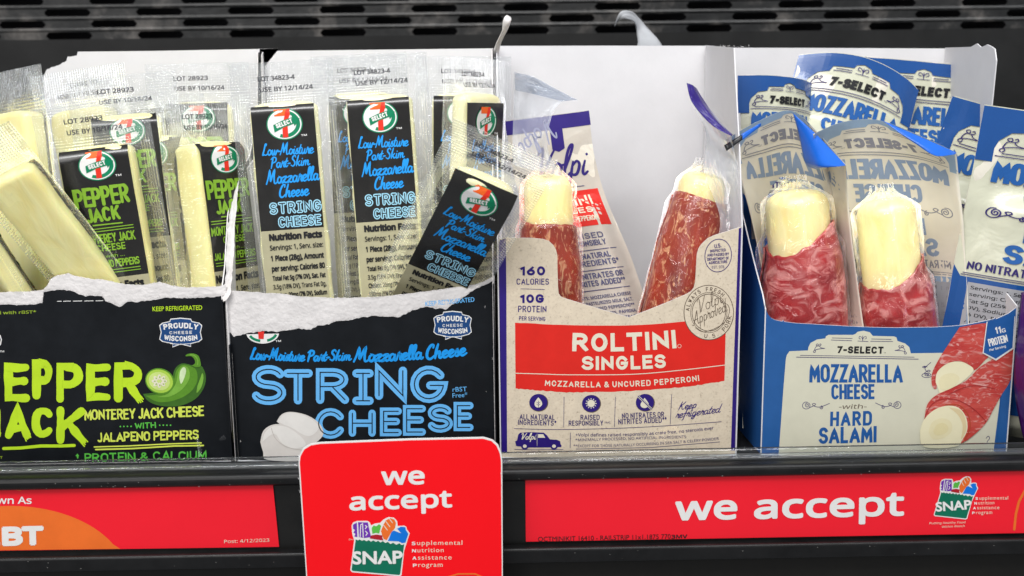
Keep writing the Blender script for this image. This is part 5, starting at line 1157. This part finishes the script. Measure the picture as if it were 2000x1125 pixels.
def salami_art(mir=False):
    a = Art(ydown=False, cell=9, both=True)
    blue, cream, let, dk = (INSB, INS, INL, INK) if mir else (BLUF, CREAMF, I_BLU, I_NAVY)
    if mir: dk2 = INK
    a.poly([(-120, -2), (120, -2), (120, -112), (98, -112), (98, -84), (94, -68), (80, -50), (60, -46), (56, -34), (18, -32), (14, -24), (0, -19), (-14, -24), (-18, -32), (-56, -34), (-60, -46), (-80, -50), (-94, -68), (-98, -84), (-98, -112), (-120, -112)], blue, 0)
    for sg in (-1, 1):
        for y in (-39, -44): a.stroke([(sg * 20, y), (sg * (50 if y > -42 else 54), y)], 1.6, dk, 1, 'n')
        a.stroke(cr([(0, -37), (sg * 4, -30), (sg * 9, -28), (sg * 10, -34), (sg * 5, -36)]), 1.5, dk, 1)
        flourish(a, lambda x, y, sg=sg: (sg * (88 - x * 30), -80 + y * 20), 1.6, dk, 1)
    a.stroke([(0, -28), (0, -44)], 1.5, dk, 1); a.stroke([(-13, -44), (13, -44)], 1.3, dk, 1)
    a.skel('7-SELECT', [(-55, -83), (53, -83)], 23, 6.2, I_BLK if not mir else INK, 1, gap=.14, shear=.08); a.text('TM', [(54, -83), (61, -83)], 5, dk, 1)
    for y, x in ((-93, 88), (-99, 96)): a.stroke([(-x, y), (x, y)], 1.7, dk, 1, 'n')
    a.skel('MOZZARELLA', [(-93, -153), (93, -153)], 45, 8.2, let, 1, gap=.17, rv=.3); a.skel('CHEESE', [(-50, -200), (50, -200)], 37, 7.4, let, 1, gap=.17, rv=.3)
    a.text('-with-', [(-30, -222), (30, -222)], 16, dk, 1, shear=.2)
    for sg in (-1, 1): swirl(a, lambda x, y, sg=sg: (sg * (96 - x * 58), -214 + y * 13), 1.9, dk, 1)
    a.skel('HARD', [(-48, -266), (48, -266)], 36, 7.6, let, 1, gap=.25, rv=.3); a.skel('SALAMI', [(-66, -312), (66, -312)], 39, 8.2, let, 1, gap=.17, rv=.3)
    a.skel('NO NITRATES OR NITRITES ADDED', [(-104, -336), (104, -336)], 17, 2.4, dk, 1, gap=.2)
    a.stroke([(-108, -344), (108, -344)], 1.5, dk, 1, 'n'); a.stroke([(-110, -348), (110, -348)], 1.5, dk, 1, 'n')
    a.poly([(-120, -330), (-110, -352), (110, -352), (120, -330), (120, -620), (-120, -620)], blue, 0)
    g = ink((0.34, 0.34, 0.36), .5, .3, .05, 'grey_panel') if not mir else ink((0.36, 0.38, 0.42), .5, .3, .05, 'grey_panel_back')
    a.poly([(-100, -362), (100, -362), (100, -480), (-100, -480)], g, 1)
    for i, t in enumerate(('Servings: 1, Serv. size: 1 piece (43g), Amount per', 'serving: Calories 132, Total Fat 9g (12% DV), Sat.', 'Fat 5g (25% DV), Trans Fat 0g, Cholest. 30mg (10%', 'DV), Sodium 520mg (23% DV), Total Carb. 1g (0%', '% DV), Fiber 0g (0% DV), Total Sugars 0g (Incl. 0g', 'Added Sugars, 0% DV), Protein 11g, Vit. D (0% DV),', 'Calcium (15% DV), Iron (0% DV), Potas. (0% DV).', 'INGREDIENTS: Low moisture part skim mozzarella')): a.text(t, [(-96, -376 - i * 14), (96, -376 - i * 14)], 10.5, dk if mir else I_BLK, 2, bold=.02)
    return a
S_ART, S_MIR = salami_art(), salami_art(True)
def clone(A): q = Art(ydown=False); q.v, q.f, q.mi, q.mats = A.v, A.f, A.mi, A.mats; return q
def salami_pack(label, top, Yt, low, Yl, twist, seed, bend=None, W=0.066, K=3550, q=.80):
    p = Pack('salami_cheese_pack', label, 'snack pack', top, Yt, low, Yl, twist, W, 0.014, 0.010, 0.045, 'closed packs of salami cheese', seed, bend, wr=.0009)
    p.sheet('back_film', INSF, -1, seal=False); p.sheet('front_film', CREAMF, 1, seal=False)
    p.art(clone(S_ART), K, Ky=K / q, base=.00042); return p
salami_pack('narrow blue and cream salami cheese pack curving at the back left of the blue carton', (1541, 150), .080, (1545, 610), .05, 28, 21, lambda P, s: Vector((P.x, P.y + 14 * P.x * P.x, P.z)), W=.050, K=4500)
salami_pack('wide tilted salami cheese pack with its full scalloped top showing at the back', (1694, 112), .094, (1572, 560), .062, -2, 22, lambda P, s: Vector((P.x, P.y + 7 * P.x * P.x, P.z - 5.5 * P.x * P.x * sm((P.z - s.L + .05) / .05))))
salami_pack('salami cheese pack deepest in the blue carton, only its right half showing', (1806, 120), .110, (1770, 560), .085, 0, 23)
salami_pack('salami cheese pack between the deepest one and the large one at the right', (2010, 232), .062, (1880, 600), .050, -8, 24, W=.078, K=3000, q=.72)
salami_pack('large salami cheese pack nearest the right side, its lower print showing nutrition lines', (2108, 230), .030, (2026, 640), .022, -4, 25, W=.092, K=2600, q=.62)

def open_pack(label, top, Yt, low, Yl, seed, kind, cheese_top, meat_top, rc, rm, twist=0, tb=None, W=0.064, K=3400, dx=0.0, flare=0.0):
    """cheese roll in clear film seen from behind: the printed sheet stands behind the roll"""
    p = Pack('salami_cheese_pack' if kind == 's' else 'pepperoni_cheese_pack', label, 'snack pack', top, Yt, low, Yl, twist, W, rm, rm, cheese_top, None, seed, tb, wr=.0009, back=.35)
    L = p.L; ct = L - cheese_top; mt = L - meat_top
    bar(p, 'cheese_core', COREC, rc, rc * .94, .010, ct, expo=1.0, seed=seed, dome=.0085, lump=.0003, du=dx, taper=lambda t: 1 - .05 * t)
    m_ = SALM if kind == 's' else PEPR
    # meat wrap: rolled sheet with a spiral edge and a slanting, ruffled top
    vs, uv = [], []; ns, nr = 72, 56; rn = random.Random(seed)
    for i in range(ns + 1):
        a_ = -2.4 + 2 * math.pi * 1.08 * i / ns; sp = rm * (1.0 + .10 * i / ns)
        topz = mt + ((0.0045 if kind == 'p' else 0.0050) * math.sin(a_ + (0 if kind == 's' else seed)) + .0022 * math.sin(2 * a_ + seed * 2) + .0012 * noise.noise(Vector((i * .35, seed, 0)))) * (1.2 if kind == 's' else .5)
        for j in range(nr + 1):
            v = .006 + (topz - .006) * j / nr; q = j / nr
            r_ = sp * (1 + flare * (1 - q)) * (1 - (.15 if kind == 's' else .10) * sm((q - .78) / .22)) * (1 + .035 * noise.noise(Vector((a_ * 1.4, v * 45, seed))) + .018 * noise.noise(Vector((a_ * 4, v * 160, seed))))
            P = Vector((r_ * math.sin(a_) + dx, -r_ * math.cos(a_) * .95, v)); vs.append(p.bend(P, p) if p.bend else P); uv.append((a_ * rm, v))
    fs = [(i * (nr + 1) + j, (i + 1) * (nr + 1) + j, (i + 1) * (nr + 1) + j + 1, i * (nr + 1) + j + 1) for i in range(ns) for j in range(nr)]
    w_ = mk('meat_slice', vs, fs, m_, p.root, uv=uv, smooth=True); md = w_.modifiers.new('thick', 'SOLIDIFY'); md.thickness = .0009; md.offset = -1
    # tight clear film around the roll, gathered above it
    vs, uv = [], []; ns, nr = 64, 90
    for j in range(nr + 1):
        v = .004 + (L - .030 - .004 if kind == 's' else L - .020 - .004) * j / nr if False else .004 + (ct + .007 - .004) * j / nr
        k = sm((v - mt + .004) / .008); k2 = sm((v - ct + .006) / .011); rm_ = rm * (1 + flare * max(0, 1 - v / mt))
        for i in range(ns):
            a_ = 2 * math.pi * i / ns; rr_ = rm_ * 1.125 * (1 - k) + (rc * 1.07) * k
            fold = .0005 * math.sin(a_ * 4 + v * 90 + seed) * k + .0006 * abs(noise.noise(Vector((a_ * 1.1 + 3, v * 75, seed * 2)))) ** .7 * sm((v - mt + .02) / .02) + .0005 * noise.noise(Vector((a_ * 2, v * 130, seed)))
            x = (rr_ + fold) * math.sin(a_); y = -(rr_ + fold) * math.cos(a_) * .96
            y = y * (1 - k2 * .96) + k2 * rc * .2; x = x * (1 - k2 * .62)
            P = Vector((x + dx, y, v)); vs.append(p.bend(P, p) if p.bend else P); uv.append((a_ * rm, v))
    fs = [(j * ns + i, j * ns + (i + 1) % ns, (j + 1) * ns + (i + 1) % ns, (j + 1) * ns + i) for j in range(nr) for i in range(ns)]
    mk('clear_film', vs, fs, TIGHT, p.root, uv=uv, smooth=True)
    return p
def flag(p, name, mat, outline_fn, nu, nv, seed=0, uvs=None, seal=None):
    vs, uv = [], []
    for j in range(nv + 1):
        for i in range(nu + 1):
            vs.append(outline_fn(i / nu, j / nv)); uv.append((i / nu * .06, j / nv * .06))
    fs = [(j * (nu + 1) + i, j * (nu + 1) + i + 1, (j + 1) * (nu + 1) + i + 1, (j + 1) * (nu + 1) + i) for j in range(nv) for i in range(nu)]
    o = mk(name, vs, fs, mat, p.root, uv=uv, smooth=True); md = o.modifiers.new('thick', 'SOLIDIFY'); md.thickness = .00012
    return o
def world_patch(p, name, mat, rows_, nu=16, nv=16, thick=.00012, wav=.0006, seed=1):
    """a film or paper flap through given photo points with depths; rows_: list of rows of (px, py, Y)"""
    inv_ = p.root.matrix_world.inverted() if p else Matrix.Identity(4)
    G = [[at(*q) for q in r_] for r_ in rows_]
    def cr3(L, t):
        n = len(L) - 1; k = min(n - 1, int(t * n)); f = t * n - k
        if n == 1: return L[0].lerp(L[1], f)
        a, b, c, d = L[max(0, k - 1)], L[k], L[k + 1], L[min(n, k + 2)]
        return 0.5 * ((2 * b) + (c - a) * f + (2 * a - 5 * b + 4 * c - d) * f * f + (3 * b - a - 3 * c + d) * f ** 3)
    def pt(s_, t):
        P = cr3([cr3(r_, s_) for r_ in G], t); P = P + Vector((0, wav * noise.noise(Vector((s_ * 4, t * 4, seed))), 0)); return inv_ @ P
    vs = [pt(i / nu, j / nv) for j in range(nv + 1) for i in range(nu + 1)]; uv = [(i / nu * .06, j / nv * .06) for j in range(nv + 1) for i in range(nu + 1)]
    fs = [(j * (nu + 1) + i, j * (nu + 1) + i + 1, (j + 1) * (nu + 1) + i + 1, (j + 1) * (nu + 1) + i) for j in range(nv) for i in range(nu)]
    o = mk(name, vs, fs, mat, p.root if p else None, uv=uv, smooth=True)
    if thick: md = o.modifiers.new('thick', 'SOLIDIFY'); md.thickness = thick; md.offset = 0
    return o, pt

# two salami rolls in front, their printed sheets behind them, mirrored lettering
def print_on(p, pt, art, x0, x1, y0, y1, base=.00012, name='lettering', sgn=1):
    def fn(x, y, h):
        s_ = (x - x0) / (x1 - x0); t = (y - y0) / (y1 - y0); e = .004
        P = pt(max(0, min(1, s_)), max(0, min(1, t))); return P + Vector((0, -(h + base), 0))
    return art.build(name, fn, p.root)
def crop(art, y_min):
    """keep only print above y_min"""
    q = Art(ydown=False); q.v, q.mats = art.v, art.mats
    for f, m_ in zip(art.f, art.mi):
        if min(art.v[i][1] for i in f) >= y_min and max(abs(art.v[i][0]) for i in f) <= 119: q.f.append(f); q.mi.append(m_)
    return q
p = open_pack('salami roll with pale cheese end, left one in the blue carton, wrapper tip folded blue', (1548, 222), .034, (1577, 640), .020, 31, 's', .0375, .0620, .0163, .0192, W=.062, dx=-.001, flare=.10)
o_, pt = world_patch(p, 'printed_film', INSF, [[(1418, 272, .020), (1478, 238, .034), (1545, 216, .040), (1600, 262, .030), (1652, 322, .014)],
    [(1440, 330, .034), (1490, 320, .046), (1550, 310, .050), (1610, 330, .042), (1655, 372, .022)],
    [(1468, 430, .042), (1510, 430, .056), (1570, 430, .058), (1622, 440, .044), (1662, 452, .020)],
    [(1490, 540, .040), (1530, 540, .056), (1590, 540, .056), (1640, 545, .042), (1676, 560, .020)],
    [(1500, 660, .036), (1540, 660, .05), (1600, 660, .050), (1650, 660, .034), (1690, 660, .016)]], 26, 40, wav=.0016)
A = crop(S_MIR, -470); A.v = [(-x, y, h) for x, y, h in A.v]; print_on(p, pt, A, -116, 116, -8, -470)
world_patch(p, 'folded_corner', FOLDB, [[(1549, 221, .034), (1600, 268, .022), (1652, 323, .006)], [(1560, 262, .032), (1596, 290, .018), (1648, 324, .005)], [(1573, 318, .028), (1600, 322, .012), (1644, 324, .004)], [(1592, 330, .024), (1605, 328, .012), (1640, 325, .004)]], 14, 12, wav=.0004)
world_patch(p, 'folded_corner', ink((0.012, 0.012, 0.016), .3, .5, .1, 'black_film_edge', coat=.3), [[(1414, 284, .014), (1450, 262, .014)], [(1419, 295, .013), (1450, 273, .013)]], 6, 3, wav=0)
world_patch(p, 'folded_corner', FOLDB, [[(1448, 262, .014), (1486, 240, .020)], [(1450, 274, .013), (1486, 246, .020)]], 6, 3, wav=0)
p = open_pack('salami roll with tall pale cheese end, right one in the blue carton, wrapper upright', (1712, 236), .034, (1752, 640), .018, 37, 's', .0385, .0765, .0150, .0176, W=.066, dx=0, flare=.08)
o_, pt = world_patch(p, 'printed_film', INSF, [[(1588, 262, .020), (1640, 240, .034), (1712, 234, .044), (1790, 262, .040), (1868, 298, .026)],
    [(1606, 330, .034), (1650, 320, .048), (1730, 320, .052), (1800, 325, .046), (1872, 345, .028)],
    [(1636, 430, .040), (1670, 430, .054), (1745, 430, .056), (1815, 432, .046), (1882, 440, .026)],
    [(1650, 540, .040), (1690, 540, .054), (1765, 540, .054), (1830, 540, .044), (1888, 545, .024)],
    [(1660, 660, .036), (1700, 660, .048), (1775, 660, .048), (1835, 660, .036), (1893, 660, .018)]], 26, 40, wav=.0016, seed=4)
A = crop(S_MIR, -470); A.v = [(-x, y, h) for x, y, h in A.v]; print_on(p, pt, A, -116, 116, -2, -470)
world_patch(p, 'folded_corner', FOLDB, [[(1725, 236, .040), (1800, 268, .036), (1868, 298, .022)], [(1760, 262, .036), (1812, 285, .030), (1866, 300, .020)], [(1790, 282, .034), (1826, 304, .024), (1862, 302, .018)]], 14, 10, wav=.0004)

# ---------------- pepperoni packs in the beige carton
p = open_pack('pepperoni roll with cheese end and twisted clear wrapper tip, left in the beige carton', (1064, 150), .034, (1076, 600), .018, 41, 'p', .0470, .0705, .0126, .0146, W=.03)
CTIP = film_mat('clear_wrapper_tip', 0.40, (0.70, 0.74, 0.80), emboss=False, wr=0.22, gl=.6)
o_, pt = world_patch(p, 'wrapper_tip', CTIP, [[(1004, 140, .030), (1040, 148, .040), (1080, 170, .040), (1130, 196, .028)], [(1004, 165, .032), (1036, 180, .038), (1068, 192, .036), (1096, 200, .030)], [(1003, 215, .032), (1030, 222, .036), (1052, 228, .034), (1076, 232, .030)], [(1001, 275, .028), (1022, 282, .034), (1046, 288, .030), (1070, 292, .026)], [(1000, 320, .026), (1030, 330, .022), (1060, 335, .020), (1100, 345, .018)]], 18, 26, wav=.002, thick=0)
world_patch(p, 'wrapper_band', film_mat('grey_blue_band', 0.62, (0.22, 0.27, 0.36), emboss=False, wr=.5), [[(1006, 142, .029), (1040, 150, .039), (1080, 171, .039), (1127, 195, .027)], [(1006, 176, .030), (1034, 182, .037), (1066, 190, .035), (1100, 198, .029)]], 14, 6, thick=0, wav=.001)
a = Art(ydown=True, cell=10); FP = ink((0.36, 0.37, 0.50), .5, .3, .05, 'show_through_purple')
tipfn = lambda x, y, h: p.root.matrix_world.inverted() @ at(x, y, .024 - h)
a.script('iploV'[::-1], [(1068, 232), (1012, 282)], 40, 3.4, FP, 0); a.build('lettering', tipfn, p.root)
p = open_pack('pepperoni roll with clear film tight over its cheese end, right in the beige carton', (1400, 200), .036, (1330, 600), .018, 46, 'p', .0345, .0480, .0122, .0142, W=.03, flare=.62)
PURF = pfilm('purple_film', (0.03, 0.012, 0.20), .25, .5)
world_patch(p, 'wrapper_tip', PURF, [[(1341, 162, .012), (1352, 166, .014), (1360, 172, .018)], [(1352, 200, .010), (1366, 196, .013), (1380, 204, .02)], [(1390, 244, .008), (1400, 236, .012), (1410, 246, .02)], [(1430, 266, .006), (1430, 262, .010), (1434, 266, .016)]], 8, 20, wav=.001)
world_patch(p, 'wrapper_tip', CTIP, [[(1343, 168, .020), (1375, 200, .02), (1428, 262, .012)], [(1350, 200, .026), (1392, 250, .02), (1432, 285, .012)], [(1378, 260, .030), (1400, 280, .024), (1438, 310, .014)], [(1375, 330, .026), (1410, 335, .014), (1446, 345, .012)], [(1405, 420, .008), (1430, 420, .004), (1452, 400, .006)], [(1400, 470, .006), (1430, 465, .003), (1451, 440, .004)]], 14, 30, wav=.003, thick=0)

p = Pack('pepperoni_cheese_pack', 'unopened beige pepperoni cheese pack leaning behind the left roll, front print showing', 'snack pack', (1068, 226), .070, (1120, 615), .045, 3, .043, .012, .009, .05, None, 51, lambda P, s: Vector((P.x * (1 + .2 * sm((s.L - .035 - P.z) / .05)) + .016 * max(0, (s.L - .02 - P.z) / .1) ** 1.3, P.y, P.z)))
p.sheet('back_film', INSF, -1, seal=False); p.sheet('front_film', BEIGEF, 1, seal=False)
a = Art(ydown=False, cell=9, both=True); dk = ink((0.10, 0.10, 0.20), .5, .3, .1, 'dark_print')
a.poly([(-81, -1), (81, -1), (81, -28), (-81, -28)], I_PUR, 0); a.poly([(2, -26), (26, -26), (26, -66), (14, -72), (2, -66)], I_PUR, 0)
a.script('Volpi', [(-42, -120), (58, -120)], 58, 5.2, I_PUR, 1, shear=.3); a.stroke([(-40, -142), (46, -142)], 1.6, dk, 1)
a.poly([(-75, -150), (70, -150), (70, -222), (-75, -222)], I_RED, 0)
a.skel('ROLTINI', [(-58, -180), (52, -180)], 20, 4, I_CRM, 1); a.skel('SINGLES', [(-48, -196), (46, -196)], 12, 2.4, I_CRM, 1); a.skel('MOZZARELLA & PEPPERONI', [(-52, -212), (50, -212)], 10, 1.7, I_CRM, 1)
y = -246
for l in (('RAISED', 'RESPONSIBLY'), ('ALL NATURAL', 'INGREDIENTS*'), ('NO NITRATES OR', 'NITRITES ADDED**')):
    for t in l: a.skel(t, [(-4 - len(t) * 1.5, y), (46 if len(t) < 12 else 56, y)], 11, 1.9, dk, 1); y -= 14
    a.stroke([(-40, y + 6), (60, y + 6)], 1.6, dk, 1); y -= 10
for t in ('INGREDIENTS: MOZZARELLA CHEESE', '(CULTURED PASTEURIZED MILK, SALT,', 'ENZYMES), UNCURED PEPPERONI**', '(PORK, SEA SALT, SPICES, PAPRIKA,', 'NATURAL FLAVORING,', 'STARTER CULTURE).', 'CONTAINS: MILK.'): a.text(t, [(-52, y), (58, y)], 9, dk, 1, bold=.03); y -= 11
p.art(a, 3700)

# ---------------- loose bits at the top
def thing_patch(name, label, cat, mat, rows_, loc, **kw):
    r_ = tag(empty(name, loc), label, cat); bpy.context.view_layer.update()
    class Q: root = r_
    q = Q(); q.root.matrix_world = Matrix.Translation(loc); world_patch(q, 'flap', mat, rows_, **kw); return r_
GREYP = ink((0.42, 0.43, 0.45), .7, .2, .08, 'grey_card_back')
thing_patch('torn_curl', 'narrow torn card strip curling up between the light blue and beige cartons', 'torn card', PULP, [[(958, 112, .09), (972, 112, .09)], [(968, 88, .085), (978, 86, .085)], [(980, 62, .075), (990, 60, .075)], [(984, 36, .07), (998, 40, .07)], [(990, 30, .075), (997, 34, .075)]], tuple(at(965, 112, .09)), nu=4, nv=24, thick=.0006, wav=.002)
thing_patch('torn_curl', 'grey torn card strip curled over like a hook above the beige carton', 'torn card', GREYP, [[(1200, 52, .155), (1204, 42, .155)], [(1212, 24, .150), (1222, 36, .150)], [(1236, 24, .155), (1240, 44, .155)], [(1262, 52, .16), (1244, 66, .16)], [(1284, 76, .15), (1246, 82, .15)], [(1294, 92, .14), (1244, 92, .14)]], tuple(at(1270, 95, .14)), nu=6, nv=30, thick=.0007, wav=.002)
# purple pouch at the far right edge
pr_ = tag(empty('purple_pack', tuple(at(2010, 880, -.004))), 'purple snack pouch edge just visible at the far right of the shelf', 'snack pack')
class Q: root = pr_
q = Q(); q.root.matrix_world = Matrix.Translation(at(2010, 880, -.004))
world_patch(q, 'pouch_front', pfilm('purple_pouch', (0.07, 0.005, 0.13), .3, .6), [[(1996, 572, .0), (2040, 560, -.01), (2120, 560, .0)], [(1990, 640, -.006), (2040, 640, -.02), (2130, 640, .0)], [(1982, 740, -.004), (2040, 740, -.02), (2130, 740, .0)], [(1994, 830, .0), (2040, 830, -.01), (2130, 830, .0)], [(2010, 890, .0), (2050, 890, .0), (2130, 890, .0)]], 12, 26, .001)

# ---------------- dust, nicks and scuffs
rn = random.Random(77); vs, fs = [], []
for _ in range(150):
    x = rn.uniform(-.27, .27); k = rn.random()
    if k < .45: y, z = rn.uniform(-.0105, -.003), .00625
    elif k < .8: y, z = -.01255, rn.uniform(.001, .004)
    else: y, z = -.01355, rn.uniform(-.0385, -.034)
    r_ = rn.uniform(.00008, .00028); a_ = rn.uniform(0, 3.1); o_ = len(vs); n = 5
    for i in range(n):
        t = a_ + 2 * math.pi * i / n; dx, dz = r_ * rn.uniform(.5, 1.6) * math.cos(t), r_ * rn.uniform(.4, 1) * math.sin(t)
        vs.append((x + dx, y + dz, z) if k < .45 else (x + dx, y, z + dz))
    fs.append(tuple(range(o_, o_ + n)))
tag(mk('dust', vs, fs, ink((0.35, 0.34, 0.32), .9, .1, .2, 'dust_grey'), tilt), kind='stuff')
def nicks(parent, sh, pts, seed, size=1.6):
    rn = random.Random(seed); vs, fs = [], []
    for x, y in pts:
        for _ in range(rn.randint(1, 3)):
            cx_, cy_ = x + rn.uniform(-.8, .8), y + rn.uniform(-3, 3); o_ = len(vs)
            for i in range(6):
                t = 2 * math.pi * i / 6; q = size * rn.uniform(.3, 1); vs.append(sh.px(cx_ + .55 * q * math.cos(t), cy_ + q * 1.5 * math.sin(t), .00025))
            fs.append(tuple(range(o_, o_ + 6)))
    ob = tag(mk('scuffs', vs, fs, PULP, None), kind='stuff'); ob.parent = parent; ob.matrix_parent_inverse = parent.matrix_world.inverted(); return ob
bpy.context.view_layer.update()
BX = {o.get('label', '')[:22]: o for o in bpy.data.objects if o.get('category') in ('display box', 'sign card')}
for o in BX.values():
    l = o['label']
    if 'lime green' in l: nicks(o, vsheet(-.0005), [(438, 690), (441, 712), (442, 735), (446, 770), (320, 704), (60, 640), (445, 850)], 3, 1.5)
    elif 'cheese balls' in l: nicks(o, vsheet(-.0012), [(777, 672), (950, 765), (947, 600), (600, 880), (962, 700), (470, 860)], 4, 1.1)
    elif 'red rounded' in l: nicks(o, vsheet(-.0452), [(583, 935), (585, 961), (599, 1118), (979, 928), (979.5, 945)], 5, 1.3)
    elif 'purple edges' in l:
        e2 = torn_edge('torn_fibres', vsheet(.038), [(1408, 91), (1432, 90), (1445, 93), (1462, 90)], 6, None, 9); e2.parent = o; e2.matrix_parent_inverse = o.matrix_world.inverted()
